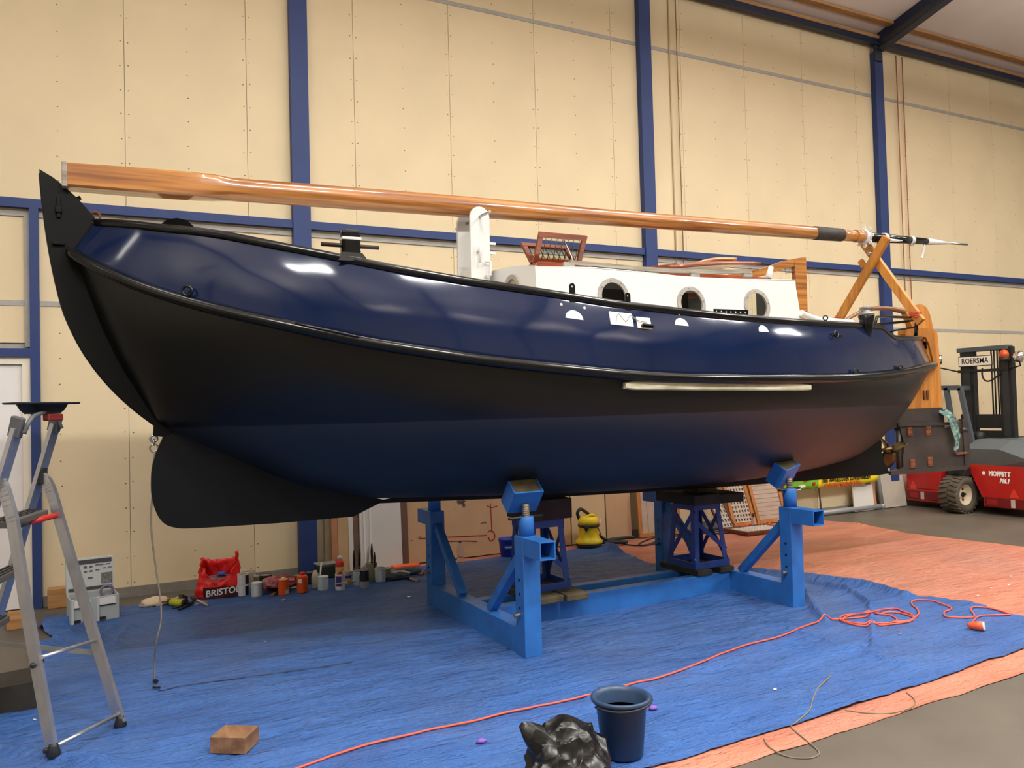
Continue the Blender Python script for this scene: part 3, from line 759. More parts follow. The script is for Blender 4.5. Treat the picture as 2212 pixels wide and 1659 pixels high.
# weathered bilge batten hanging under the rub rail
bp = []
for px in range(1348, 1750, 20):
    q = at(px, 833+ (px-1348)*.014, 4.7); 
    # slide on to the hull surface
    i = min(range(NS), key=lambda k: abs(railx[k]-q.x)); b = section(i, math.pi/2*.93)[0]
    q = at(px, 833+(px-1348)*.010, YC-b-.018); bp.append(q)
g = MB(); rows = []
for k, q in enumerate(bp):
    e = 1 if 0 < k < len(bp)-1 else .72
    rows.append([q+Vector((0, -.018, .029*e)), q+Vector((0, -.024, .02*e)), q+Vector((0, -.024, -.02*e)), q+Vector((0, -.018, -.029*e)), q+Vector((0, .02, -.029*e)), q+Vector((0, .02, .029*e))])
g.grid(rows, False, closed=True); n6 = len(rows)*6
g.f += [list(range(6)), [n6-6+j for j in range(6)][::-1]]; g.sm += [False]*2; g.mi += [0]*2
g.build('side_batten', mat('whitened_batten', (202, 196, 172), 0.7, var=(5, 0.35, 6), stretch=(.6, 4, 4), c2=(150, 146, 112)), boat)
# thin second moulding under the rub rail near the bow
i0, _ = rail_pt(640); i1, _ = rail_pt(782)
g = MB(); g.tube([Vector((railx[i]-.0, YC-railb[i]-.065, railz[i]+.018)) for i in range(i0, i1+1)], .010, 8); g.build('rail_chafe_bar', M_black, boat)
# ---------------------------------------------------------------- cabin trunk
CY = 5.25; HW = YC-CY
cx0, cx1 = at(1161, 574, CY).x, at(1724, 605, CY).x
def cab_top(x):
    a = np.array([(cx0, 2.86), (3.5, 2.885), (4.4, 2.855), (5.0, 2.865), (cx1, 2.89)]); return float(np.interp(x, a[:, 0], a[:, 1]))
CZB = 2.36
PR = .146
ph = []
for px, py in ((1327, 640), (1495, 656), (1637, 660)):
    q = at(px, py, CY); ph.append((q.x, q.z))
xs = [cx0+(cx1-cx0)*k/10 for k in range(11)]
for sd, nm in ((-1, 'near'), (1, 'far')):
    yy = YC+sd*HW
    outl = [(cx0, CZB), (cx1+.05, CZB)]+[(x, cab_top(x)) for x in xs[::-1]]
    fn = lambda a, b, yy=yy, sd=sd: (a, yy-sd*.10*max(0, b-2.5), b)
    plate_holes('cabin_side', outl, [circle(a, b, PR-.022, 40) for a, b in ph], fn, M_bwhite, boat, .02, (0, -sd, 0))
    for a, b in ph:
        yo = yy-sd*.10*max(0, b-2.5)
        fn2 = lambda u, v, a=a, b=b, yo=yo, sd=sd: (a+u, yo+sd*.012-sd*.1*v, b+v)
        fr = plate_holes('porthole_frame', circle(0, 0, PR, 40), [circle(0, 0, PR-.034, 40)], fn2, M_ring, boat, .016, (0, -sd, 0))
        fn3 = lambda u, v, a=a, b=b, yo=yo, sd=sd: (a+u, yo-sd*.004-sd*.1*v, b+v)
        plate_holes('porthole_pane', circle(0, 0, PR-.03, 32), [], fn3, M_glass, fr, .004, (0, -sd, 0))
        if sd < 0:
            g = MB()
            for q in range(8): g.ball((a+(PR-.017)*math.cos(q*math.pi/4+.2), yo-.013-(-.1)*(PR-.017)*math.sin(q*math.pi/4+.2)*-1*0, b+(PR-.017)*math.sin(q*math.pi/4+.2)), .006, 6)
            tag(g.build('frame_bolts', M_ring, fr), kind='stuff')
# front bulkhead with cambered top and one porthole each side
CAMB = .085
def camber(dy): return CAMB*(1-(dy/HW)**2)
ys = [-HW+.036+(2*HW-.072)*k/16 for k in range(17)]
outl = [(-HW, CZB), (HW, CZB)]+[(y, cab_top(cx0)+camber(y)) for y in ys[::-1]]
fpz = 2.71
fn = lambda a, b: (cx0-.0, YC+a, b)
plate_holes('cabin_front', outl, [circle(-.44, fpz, PR-.022, 36), circle(.44, fpz, PR-.022, 36)], fn, M_bwhite, boat, .02, (1, 0, 0))
for s in (-1, 1):
    fn2 = lambda u, v, s=s: (cx0-.016, YC+s*.44+u, fpz+v)
    fr = plate_holes('porthole_frame', circle(0, 0, PR, 36), [circle(0, 0, PR-.034, 36)], fn2, M_ring, boat, .016, (1, 0, 0))
    fn3 = lambda u, v, s=s: (cx0+.002, YC+s*.44+u, fpz+v)
    plate_holes('porthole_pane', circle(0, 0, PR-.03, 30), [], fn3, mat('amber_pane', (150, 130, 100), 0.2), fr, .004, (1, 0, 0))
for s in (-1, 1):
    g = MB(); g.beam((cx0+.008, YC+s*(HW-.010), CZB), (cx0+.008, YC+s*(HW-.044), cab_top(cx0)-.002), .018, .018, up=(1, 0, 0)); g.build('corner_trim', M_bwhite, boat)
# roof, aft bulkhead
g = MB(); rows = []
for x in [cx0+.004]+xs[1:-1]+[cx1+.004]:
    rows.append([Vector((x, YC+y, cab_top(x)-.012+camber(min(HW, abs(y))))) for y in ys])
g.grid(rows, True); g.build('cabin_roof', M_bwhite, boat, solid=0.01)
for s in (-1, 1):
    g = MB(); g.prism([(YC+s*(HW-.01), CZB), (YC+s*.33, CZB), (YC+s*.33, cab_top(cx1)+.07), (YC+s*(HW-.045), cab_top(cx1)-.01)], 'x', cx1-.005, cx1+.015); g.build('cabin_aft_bulkhead', M_bwhite, boat)
g = MB(); g.box((3.78, 6.0, 2.25), (4.98, 6.03, 2.84)); g.build('interior_shade_panel', M_darkbrown, boat)  # brown sheet standing in for the shade inside the cabin
# cockpit coaming curving down aft of the cabin
g = MB(); g.tube(smooth_path([at(1730, 676, CY), at(1745, 683, CY), at(1765, 690, CY), at(1800, 694, CY), at(1840, 697, CY+.05)]), [.03]*16+[.03]*17, 8); g.build('cockpit_coaming', M_bwhite, boat)
# stub vent on the roof aft edge
p = at(1660, 600, CY+.15); q = at(1665, 580, CY+.15)
g = MB(); g.tube([p, p.lerp(q, .5), q], [.03, .028, .024]); g.ball(q, .026, 8); g.build('roof_fairlead', M_bwhite, boat)
# grey handrail on the roof
hz = lambda px, py: at(px, py-4, CY+.10)
H = [hz(1219, 575), hz(1230, 571), hz(1300, 577), hz(1380, 585), hz(1450, 589), hz(1530, 591), hz(1600, 590), hz(1620, 591)]
g = MB()
for a, b in zip(H[1:-1], H[2:]): g.beam(a, b, .035, .034)
for px in (1228, 1380, 1500, 1614):
    t = hz(px, curve(px, [(1219, 575), (1230, 571), (1300, 577), (1380, 585), (1450, 589), (1530, 591), (1620, 591)])); g.box((t.x-.05, t.y-.016, t.z-.05), (t.x+.05, t.y+.016, t.z+.004), .008)
g.build('roof_handrail', M_teak, boat)
H2 = [Vector((p.x, 2*YC-p.y, p.z)) for p in H]
g = MB()
for a, b in zip(H2[1:-1], H2[2:]): g.beam(a, b, .035, .034)
for p in (H2[1], H2[3], H2[5], H2[7]): g.box((p.x-.05, p.y-.016, p.z-.05), (p.x+.05, p.y+.016, p.z+.004), .008)
g.build('roof_handrail', M_teak, boat)

# butterfly skylight
sx0, sx1 = 3.36, 3.84
zb = cab_top(3.6)+CAMB
g = MB(); g.box((sx0-.0, YC-.16, zb-.06), (sx1, YC-.13, zb+.07), .004); g.box((sx0, YC+.13, zb-.06), (sx1, YC+.16, zb+.07), .004); g.box((sx0, YC-.13, zb-.06), (sx0+.03, YC+.13, zb+.075), .004); g.box((sx1-.03, YC-.13, zb-.06), (sx1, YC+.13, zb+.075), .004); sky = g.build('skylight_coaming', M_mahog, boat)
g = MB(); g.prism([(sx0-.12, zb-.05), (sx0+.35, zb-.06), (sx0+.1, zb+.03), (sx0-.05, zb+.05)], 'y', YC-.20, YC-.17); g.build('skylight_base_board', M_mahog, sky)
hingez = zb+.085
for s, ang in ((-1, 62), (1, 50)):
    A = Vector((0, s*math.cos(math.radians(ang)), math.sin(math.radians(ang)))); X = Vector((1, 0, 0)); O = Vector((0, YC+s*.02, hingez)); Nn = X.cross(A)
    LL = .27; fw = .045
    def PT(u, v, w=0): return O+X*u+A*v+Nn*w
    g = MB()
    for (u0, u1, v0, v1) in ((sx0, sx1, 0, fw), (sx0, sx1, LL-fw, LL), (sx0, sx0+fw, fw, LL-fw), (sx1-fw, sx1, fw, LL-fw)):
        g.obox(PT((u0+u1)/2, (v0+v1)/2), X, A, Nn, (u1-u0)/2, (v1-v0)/2, .014, .003)
    leaf = g.build('skylight_leaf', M_mahog, boat)
    g = MB(); g.obox(PT((sx0+sx1)/2, LL/2), X, A, Nn, (sx1-sx0)/2-fw, LL/2-fw, .002); g.build('skylight_pane', M_glass, leaf)
    for k in range(7):
        u = sx0+fw+(sx1-sx0-2*fw)*(k+.5)/7; g = MB(); g.cyl(PT(u, fw-.01, -.014*s), PT(u, LL-fw+.01, -.014*s), .004, n=6); g.build('guard_bar', M_bronze, leaf)
g = MB(); g.tube([Vector((sx0+.30, YC-.20, zb-.02)), Vector((sx0+.29, YC-.19, zb+.12)), Vector((sx0+.25, YC-.13, zb+.28))], .006, 6); g.build('skylight_stay', M_steel, sky)

# sliding hatch and companionway woodwork
g = MB(); rows = []
for k in range(9):
    t = k/8; x = 4.55+1.05*t; zz = cab_top(min(x, cx1))+.15+.06*math.sin(min(1, t*1.4)*math.pi/2)
    rows.append([Vector((x, YC+y, zz+.05*(1-(y/.42)**2))) for y in [-.42+.84*j/8 for j in range(9)]])
g.grid(rows, True); g.build('sliding_hatch', M_mahog, boat, solid=0.03)
g = MB(); rows = []
for k in range(9):
    t = k/8; x = 5.1+.5*t; zz = cab_top(x)+.26+.05*math.sin(min(1, t*1.6)*math.pi/2); rows.append([Vector((x, YC+y, zz)) for y in (-.1, 0, .1)])
g.grid(rows, True); g.build('hatch_handle_block', M_varnish, boat, solid=0.03)
for s in (-1, 1):
    g = MB(); g.box((4.4, YC+s*.44-.02, cab_top(4.5)+.02), (cx1+.05, YC+s*.44+.02, cab_top(5)+.10), .004); g.build('hatch_runner', M_mahog, boat)
CYD = 5.78
g = MB()
arm = [at(1570, 594, CYD), at(1640, 582, CYD), at(1690, 564, CYD), at(1732, 556, CYD)]
arb = [at(1735, 572, CYD), at(1695, 580, CYD), at(1645, 597, CYD), at(1575, 606, CYD)]
g.prism([(p.x, p.z) for p in arm+arb], 'y', CYD-.02, CYD+.02); cd_ = g.build('companion_board', M_varnish, boat)
g = MB(); a, b, c, e = at(1712, 561, CYD), at(1737, 556, CYD), at(1741, 690, CYD), at(1722, 690, CYD)
g.prism([(a.x, a.z-.01), (b.x, b.z), (c.x, c.z), (e.x, e.z)], 'y', CYD-.025, CYD+.025); g.build('companion_post', M_varnish, cd_)
g = MB(); g.tube([at(1714, 588, CYD), at(1697, 590, CYD), at(1696, 580, CYD)], .004, 6); g.build('wire_handle', M_steel, cd_)

# ---------------------------------------------------------------- tabernacle (mast case)
TBX0, TBX1 = at(1018, 600, YC-.13).x, at(1059, 600, YC-.13).x
tz = at(1037, 447, YC-.13).z
for s in (-1, 1):
    xa, xb = (TBX0, TBX1); r = (xb-xa)/2
    lean = .012
    pol = [(xa-lean, 2.40), (xb-lean, 2.40), (xb, tz-r)]+[((xa+xb)/2+r*math.cos(q), tz-r+r*math.sin(q)) for q in [math.pi*k/12 for k in range(1, 12)]]+[(xa, tz-r)]
    g = MB(); g.prism(pol, 'y', YC+s*.13-.012, YC+s*.13+.012); ch = g.build('tabernacle_cheek', M_bwhite, boat)
    if s < 0:
        cc = (xa+xb)/2
        g = MB(); a = at(1034, 545, YC-.16); g.tube([a+Vector((0, -.03, .08)), a+Vector((0, -.035, 0)), a+Vector((-.005, -.03, -.09))], .010, 8); g.tube([a+Vector((0, .02, .01)), a+Vector((0, -.035, .01))], .012, 8); g.build('belaying_cleat', M_bwhite, ch)
        g = MB(); a = at(1053, 590, YC-.16); g.tube([a+Vector((-.02, 0, .09)), a+Vector((.02, -.02, .09)), a+Vector((.02, -.02, -.02)), a+Vector((-.02, 0, -.02))], .010, 8); g.build('halyard_hook', M_bwhite, ch)
        for py in (527, 548):
            a = at(1062, py, YC-.13); g = MB(); g.box((a.x-.03, a.y-.012, a.z-.008), (a.x+.035, a.y+.012, a.z+.012), .004); g.build('pin_lug', M_bwhite, ch)
g = MB(); g.box((TBX0+.015, YC-.118, 2.40), (TBX0+.035, YC+.118, 2.95)); g.build('tabernacle_back', M_bwhite, boat)
pz = at(1037, 468, YC-.15)
g = MB(); g.cyl(Vector((pz.x, YC-.34, pz.z)), Vector((pz.x, YC+.34, pz.z)), .011, n=12); g.build('mast_bolt', M_steel, boat)

# ---------------------------------------------------------------- mast (rests in the tabernacle and the crutch)
def mz(px, pt, pb): a, b = at(px, pt, YC), at(px, pb, YC); return a.x, (a.z+b.z)/2, abs(a.z-b.z)/2
ML = [mz(138, 356, 408), mz(300, 366, 419.5), mz(420, 377, 428), mz(480, 383, 433), mz(540, 388, 437), mz(700, 401, 449), mz(900, 417, 463), mz(1030, 428, 472), mz(1300, 451, 486), mz(1550, 472, 503), mz(1755, 489, 517)]
mx0, mx1 = ML[0][0], ML[-1][0]
ma = np.array(ML)
def mast_c(x): return float(np.interp(x, ma[:, 0], ma[:, 1]))
def mast_r(x): return float(np.interp(x, ma[:, 0], ma[:, 2]))
# a straight centre line
sl = np.polyfit(ma[:, 0], ma[:, 1], 1)
mcz = lambda x: float(sl[0]*x+sl[1])
mast = thing('wooden_mast', 'long varnished wooden mast lying lengthwise above the boat', 'mast', (4.5, YC, mcz(4.5)-.1))
def ring(x, r, sq, n=32):
    out = []
    for k in range(n):
        a = 2*math.pi*k/n+math.pi/n; c, s = math.cos(a), math.sin(a); m = max(abs(c), abs(s)); rr = r*((1-sq)+sq/m*.985)
        out.append(Vector((x, YC+c*rr, mcz(x)+s*rr)))
    return out
g = MB(); stations = [mx0+.02+(mx1-mx0)*k/60 for k in range(61)]
rows = []
for x in stations:
    px = prj((x, YC, mcz(x)))[0]; sq = 1-min(1, max(0, (px-455)/50)); rows.append(ring(x, mast_r(x), sq))
g.grid(rows[::-1], True, closed=True); n = 32
for i in range(len(g.f)):
    pass
mo = g.build('mast_spar', M_varnish, mast)
me = mo.data
# keep the square heel crisp
me.set_sharp_from_angle(angle=math.radians(35))
g = MB(); r0 = mast_r(mx0)*1.02; g.box((mx0-.012, YC-r0, mcz(mx0)-r0), (mx0+.021, YC+r0, mcz(mx0)+r0), .006); g.build('heel_cap', M_teak, mast)
def seg(name, pa, pb, ra, rb, mt, n=24):
    xa, xb = at(pa, 500, YC).x, at(pb, 500, YC).x
    g = MB(); g.cyl(Vector((xa, YC, mcz(xa))), Vector((xb, YC, mcz(xb))), ra, rb, n); return g.build(name, mt, mast)
rm = mast_r(mx1)
seg('leather_collar', 1757, 1817, rm*1.05, rm*1.0, M_leather)
seg('upper_spar', 1815, 1864, rm*.88, rm*.86, M_varnish)
seg('hound_band', 1846, 1866, rm*.98, rm*.98, M_varnish)
seg('white_mast_band', 1862, 1872, rm*1.12, rm*1.05, M_bwhite)
seg('black_topmast', 1871, 2002, rm*.80, rm*.52, M_black)
seg('white_ring', 1906, 1912, rm*.84, rm*.84, M_bwhite)
seg('white_ring', 1964, 1970, rm*.72, rm*.72, M_bwhite)
seg('white_mast_tip', 2000, 2052, rm*.60, rm*.18, M_bwhite)
seg('vane_spindle', 2048, 2088, .013, .012, M_steel, 10)
xb = at(1867, 500, YC).x
g = MB()
for k in range(8):
    a = k*math.pi/4; d = Vector((0, math.cos(a), math.sin(a))); c = Vector((xb, YC, mcz(xb)))
    g.beam(c+d*rm*.9, c+d*rm*1.4+Vector((.01, 0, 0)), .03, .014, up=(1, 0, 0)); g.torus(c+d*rm*1.5, (1, 0, 0), .014, .006, 12, 6)
g.build('shroud_lugs', M_bwhite, mast)
xb = at(1918, 500, YC).x
g = MB(); g.tube([Vector((xb-.05, YC-.05, mcz(xb)-.03)), Vector((xb+.05, YC-.07, mcz(xb)-.035)), Vector((xb+.13, YC-.08, mcz(xb)-.03))], [.02, .016, .006]); g.build('gaff_lug', M_bwhite, mast)
p = at(1970, 527, YC); g = MB(); g.torus(p, (.6, 1, 0), .022, .006); g.cyl(p+Vector((0, 0, .02)), p+Vector((-.01, 0, .08)), .007, n=6); g.build('shackle', M_steel, mast)
a, b = at(1997, 528, YC), at(1991, 558, YC); g = MB(); g.beam(a, b, .012, .028, up=(1, 0, 0)); g.build('white_strap', M_bwhite, mast)

# ---------------------------------------------------------------- scissor crutch at the stern
SXX = at(1888, 548, YC).x
cr = thing('mast_crutch', 'yellow wooden scissor crutch holding the mast above the stern', 'crutch', (SXX, YC, 2.4))
LA = (atx(1806, 700, SXX-.03), atx(1916, 512, SXX-.03)); LB = (atx(1862, 518, SXX+.03), atx(1990, 696, SXX+.03))
for (a, b) in (LA, LB):
    g = MB(); g.beam(a, b, .05, .095, up=Vector((1, 0, 0)).cross(b-a), bev=.006); g.build('crutch_leg', M_oak, cr)
g = MB(); c = atx(1886, 548, SXX); g.cyl(c-Vector((.08, 0, 0)), c+Vector((.08, 0, 0)), .016, n=10); g.build('pivot_bolt', M_steel, cr)
a, b = atx(1868, 578, SXX-.03), atx(1858, 562, SXX-.03); g = MB(); g.beam(a, b, .05, .07, up=Vector((1, 0, 0)).cross(b-a), bev=.02); g.build('gaff_peg', M_oak, cr)
M_redcord = mat('red_lashing', (190, 52, 44), 0.7)
for nm, p in (('red_lashing', atx(1811, 692, SXX-.03)), ('red_lashing', atx(1978, 680, SXX+.03))):
    g = MB()
    for k in range(4): g.torus(p+Vector((0, 0, .012*k-.02)), (.15*(k-1.5), .1, 1), .058, .005, 16, 5)
    g.build(nm, M_redcord, cr)

# ---------------------------------------------------------------- stern fittings
i, p = gun_pt(1870)
yw = p.y-.03
pw = lambda px, py: at(px, py, yw)
c = pw(1872, 700); top = pw(1871, 662).z
g = MB(); g.lathe([(.012, c.z-.17), (.05, c.z-.05), (.072, c.z+.075), (.066, c.z+.085)], (c.x, yw, 0), 24); wb_ = g.build('winch_post', M_black, boat)
h0 = c.z+.08
g = MB(); hh = top-h0
g.lathe([(.07, h0), (.072, h0+hh*.22), (.05, h0+hh*.3), (.042, h0+hh*.45), (.042, h0+hh*.62), (.056, h0+hh*.72), (.058, h0+hh*.80), (.05, h0+hh*.82), (.06, h0+hh*.86), (.058, h0+hh*.9), (.03, h0+hh*.98), (0, h0+hh)], (c.x, yw, 0), 24); g.build('winch_drum', mat('dull_grey_metal', (150, 148, 142), 0.45, 0.6, var=(12, 0.2)), wb_)
# stern pulpit
i, p1 = gun_pt(1892)
i2, p2 = gun_pt(1975)
yr = p1.y+.02
T1 = [Vector((p1.x, yr, p1.z)), Vector((p1.x+.05, yr+.02, p1.z+.075)), Vector((p1.x+.14, yr+.06, p1.z+.09))]
q = at(1985, 689, YC-.30); T1 += [Vector((q.x-.12, q.y-.05, q.z+.005)), q, q+Vector((.10, .30, 0)), Vector((q.x-.0, YC+.30, q.z))]
T1 += [Vector((p1.x+.14, 2*YC-yr-.06, p1.z+.09)), Vector((p1.x+.05, 2*YC-yr-.02, p1.z+.075)), Vector((p1.x, 2*YC-yr, p1.z))]
g = MB(); g.tube(T1[:3]+smooth_path(T1[3:7], 4)+T1[7:], .014, 8); pul = g.build('stern_pulpit', M_black, boat)
g = MB(); a = q+Vector((-.06, -.02, 0)); g.cyl(a, a+Vector((.03, .05, -.20)), .02, n=10); g.tube([a+Vector((0, .01, -.09)), at(1918, 716, YC-.6)], .010, 8); g.build('pulpit_leg', M_black, pul)
# small ring on the gunwale aft of the cabin
i, p = gun_pt(1783); eye(p+Vector((0, .02, .035)), (.6, 1, 0), R=.02, r=.005)
# tiller
g = MB(); T = smooth_path([at(1822, 694, YC-.1), at(1845, 681, YC-.08), at(1872, 669, YC-.05), at(1905, 666, YC-.02), at(1940, 670, YC), at(1962, 676, YC)])
g.tube(T, [.016+.016*k/(len(T)-1) for k in range(len(T))], 10); g.build('tiller', mat('brown_tiller', (128, 84, 52), 0.4, var=(4, .3), coat=.3), boat)
# rudder: wooden head, steel-shod blade, straps
hd = [(1952, 676), (1960, 668), (1968, 662), (1978, 658), (1987, 659), (1996, 665), (2003, 680), (2008, 700), (2010, 712), (2018, 716), (2020, 730), (2024, 780), (2027, 830), (2029, 884), (1930, 884), (1945, 850), (1985, 800), (2000, 790), (1996, 740), (1975, 730), (1962, 700)]
P_ = [at(x, y, YC) for x, y in hd]
g = MB(); g.prism([(p.x, p.z) for p in P_], 'y', YC-.035, YC+.035); rud = g.build('rudder_head', M_oak, boat)
for s in (-1, 1):
    ck = [(1958, 709), (2012, 709), (2016, 722), (2023, 780), (2015, 782), (2006, 745), (1998, 728), (1958, 728)]
    P_ = [at(x, y, YC-.05) for x, y in ck]
    g = MB(); g.prism([(p.x, p.z) for p in P_], 'y', YC+s*.036, YC+s*.06); g.build('rudder_cheek', mat('darker_oak', (168, 108, 44), 0.35, var=(3, 0.3, 5), stretch=(6, 6, .6), coat=.3), rud)
bl = [(1930, 884), (2029, 880), (2033, 905), (2034, 925), (2080, 905), (2084, 912), (2087, 950), (2090, 1002), (2082, 1014), (1942, 1024), (1922, 1024), (1945, 1008), (1944, 985), (1948, 962), (1941, 938), (1936, 920), (1915, 930), (1922, 905)]
P_ = [at(x, y, YC) for x, y in bl]
g = MB(); g.prism([(p.x, p.z) for p in P_], 'y', YC-.04, YC+.04); bld = g.build('rudder_blade', M_dsteel, rud)
g = MB(); g.beam(at(1938, 918, YC-.045), at(2050, 915, YC-.045), .03, .035); g.build('blade_band', M_dsteel, rud)
g = MB(); g.beam(at(1922, 1022, YC-.045), at(2085, 1010, YC-.045), .03, .045); g.beam(at(2078, 905, YC-.03), at(2084, 1006, YC-.03), .05, .05, up=(1, 0, 0)); g.build('blade_sole_bar', M_dsteel, rud)
for px, py in ((1965, 933), (2005, 931), (1971, 1002), (2009, 997)):
    p = at(px, py, YC-.045); g = MB(); g.box((p.x-.04, p.y-.006, p.z-.05), (p.x+.04, p.y+.006, p.z+.05), .003)
    for k in range(4): g.ball(p+Vector(((-.02 if k % 2 else .02), -.008, (-.025 if k < 2 else .025))), .008, 6)
    g.build('rusty_strap', M_rust, rud)
for px in (1996, 2003):
    p = at(px, 853, YC-.04); g = MB(); g.box((p.x-.014, p.y-.012, p.z-.055), (p.x+.014, p.y+.004, p.z+.055), .004); g.build('hinge_strap', M_rust, rud)
p = at(2082, 928, YC-.05); g = MB(); g.cyl(p+Vector((-.05, 0, 0)), p+Vector((.05, 0, 0)), .025, n=10); g.build('gudgeon', M_dsteel, rud)
p = at(2077, 979, YC-.05); g = MB(); g.box((p.x-.12, p.y-.02, p.z-.012), (p.x+.08, p.y+.02, p.z+.012), .004); g.build('clamp_bar', M_rust, rud)
# propeller in the aperture
pc = at(1922, 971, YC)
g = MB(); g.lathe([(.0, -.10), (.03, -.07), (.042, 0), (.04, .08), (.0, .10)], pc, 16, Matrix.Rotation(math.pi/2, 4, 'Y')); pr = g.build('propeller_hub', M_bronze, boat)
for k in range(3):
    a0 = math.radians(75+120*k); rows = []
    for i in range(7):
        t = i/6; rr = .03+.20*t; wd = .075*math.sin(math.pi*min(1, .18+t*.82))**.7+.004; tw = math.radians(58-36*t); row = []
        for j in range(5):
            s = (j/4-.5)*2*wd; v = Vector((s*math.cos(tw), s*math.sin(tw), rr)); row.append(pc+Matrix.Rotation(a0, 3, 'X') @ v)
        rows.append(row)
    g = MB(); g.grid(rows, True); g.build('propeller_blade', M_bronze, pr, solid=.008)
g = MB(); g.cyl(pc+Vector((-.35, 0, 0)), pc+Vector((-.05, 0, 0)), .02, n=12); g.build('propeller_shaft', M_bronze, pr)
g = MB(); g.cyl(at(1940, 930, YC), at(1942, 1010, YC), .03, n=10); g.build('aperture_post', M_dsteel, boat)

# forefoot eye with wire rope
ey = at(332, 941, YC)
eye(ey+Vector((0, 0, -.02)), (0, 1, 0), 'forefoot_eye', R=.022, r=.008, mt=M_steel)
wr = thing('wire_rope', 'grey wire rope hanging from the bow eye down to the blue tarpaulin', 'wire rope', (ey.x, YC, .02))
g = MB(); g.torus(ey+Vector((0, .0, -.085)), (0, 1, 0), .026, .006); g.torus(ey+Vector((0, 0, -.045)), (1, 0, 0), .02, .006); g.build('thimble', M_steel, wr)
W3 = [ey+Vector((0, 0, -.11)), at(333, 990, YC-.01), at(330, 1060, YC-.02), at(326, 1110, YC-.02), at(328, 1160, YC-.03), at(337, 1230, YC-.05), at(346, 1290, YC-.08), at(348, 1340, YC-.11), at(338, 1385, YC-.13)]
e2 = flg(334, 1470, .02); W3 += [Vector((e2.x, e2.y+.01, .16)), e2]
g = MB(); g.tube(smooth_path(W3, 6), .006, 6); g.build('wire_strand', mat('wire_grey', (130, 124, 112), 0.5, 0.4), wr)
g = MB(); g.tube([e2, e2+Vector((.01, -.03, .0))], .014, 8); g.torus(flg(338, 1484, .012), (.2, .3, 1), .02, .006); g.build('snap_hook', mat('dark_steel', (50, 50, 50), 0.4, .6), wr)
g = MB(); g.tube(smooth_path([flg(*q, .004) for q in ((342, 1490), (352, 1491), (375, 1485), (415, 1478), (520, 1464), (640, 1448), (760, 1430))], 6), .004, 6); tag(g.build('thin_line', mat('dark_line', (60, 66, 84), 0.7)), 'thin dark line lying across the blue tarpaulin from the wire hook', 'line')
# ================================================================ cradle
M_cradle = mat('cradle_blue_paint', (46, 112, 188), 0.42, var=(7, 0.16, 7), bump=(50, 0.08, 4, 0.003), c2=(42, 100, 170))
M_block = mat('dirty_wood_block', (88, 78, 56), 0.85, var=(10, 0.5, 6), bump=(25, 0.4, 5, 0.01))
M_dirty = mat('dark_timber_block', (52, 48, 42), 0.8, var=(6, 0.4, 6), bump=(20, 0.3, 5, 0.01))
M_worn = mat('worn_steel', (150, 136, 120), 0.5, 0.6, var=(20, 0.4))
FX = (2.71, 5.33); PW = .135; BH = .195
cradle = thing('boat_cradle', 'blue steel boat cradle with four posts standing on the tarpaulin', 'cradle', (4.07, 6.13, .012))
Z0 = .014
def hollow(g, x0, x1, y0, y1, z0, z1, t=.008, open_end=-1):
    """square tube along y, open at one end"""
    g.box((x0, y0, z0), (x0+t, y1, z1)); g.box((x1-t, y0, z0), (x1, y1, z1)); g.box((x0+t, y0, z0), (x1-t, y1, z0+t)); g.box((x0+t, y0, z1-t), (x1-t, y1, z1))
for x in FX:
    g = MB(); g.box((x+.002, 5.299, Z0), (x+PW-.002, 6.966, Z0+BH), .004); g.build('cross_beam', M_cradle, cradle)
for ya in (5.945, 6.245):
    g = MB(); g.box((FX[0]+PW, ya, Z0), (FX[1], ya+.10, Z0+BH-.012), .004); g.build('long_beam', M_cradle, cradle)
PT_ = .875
posts = []
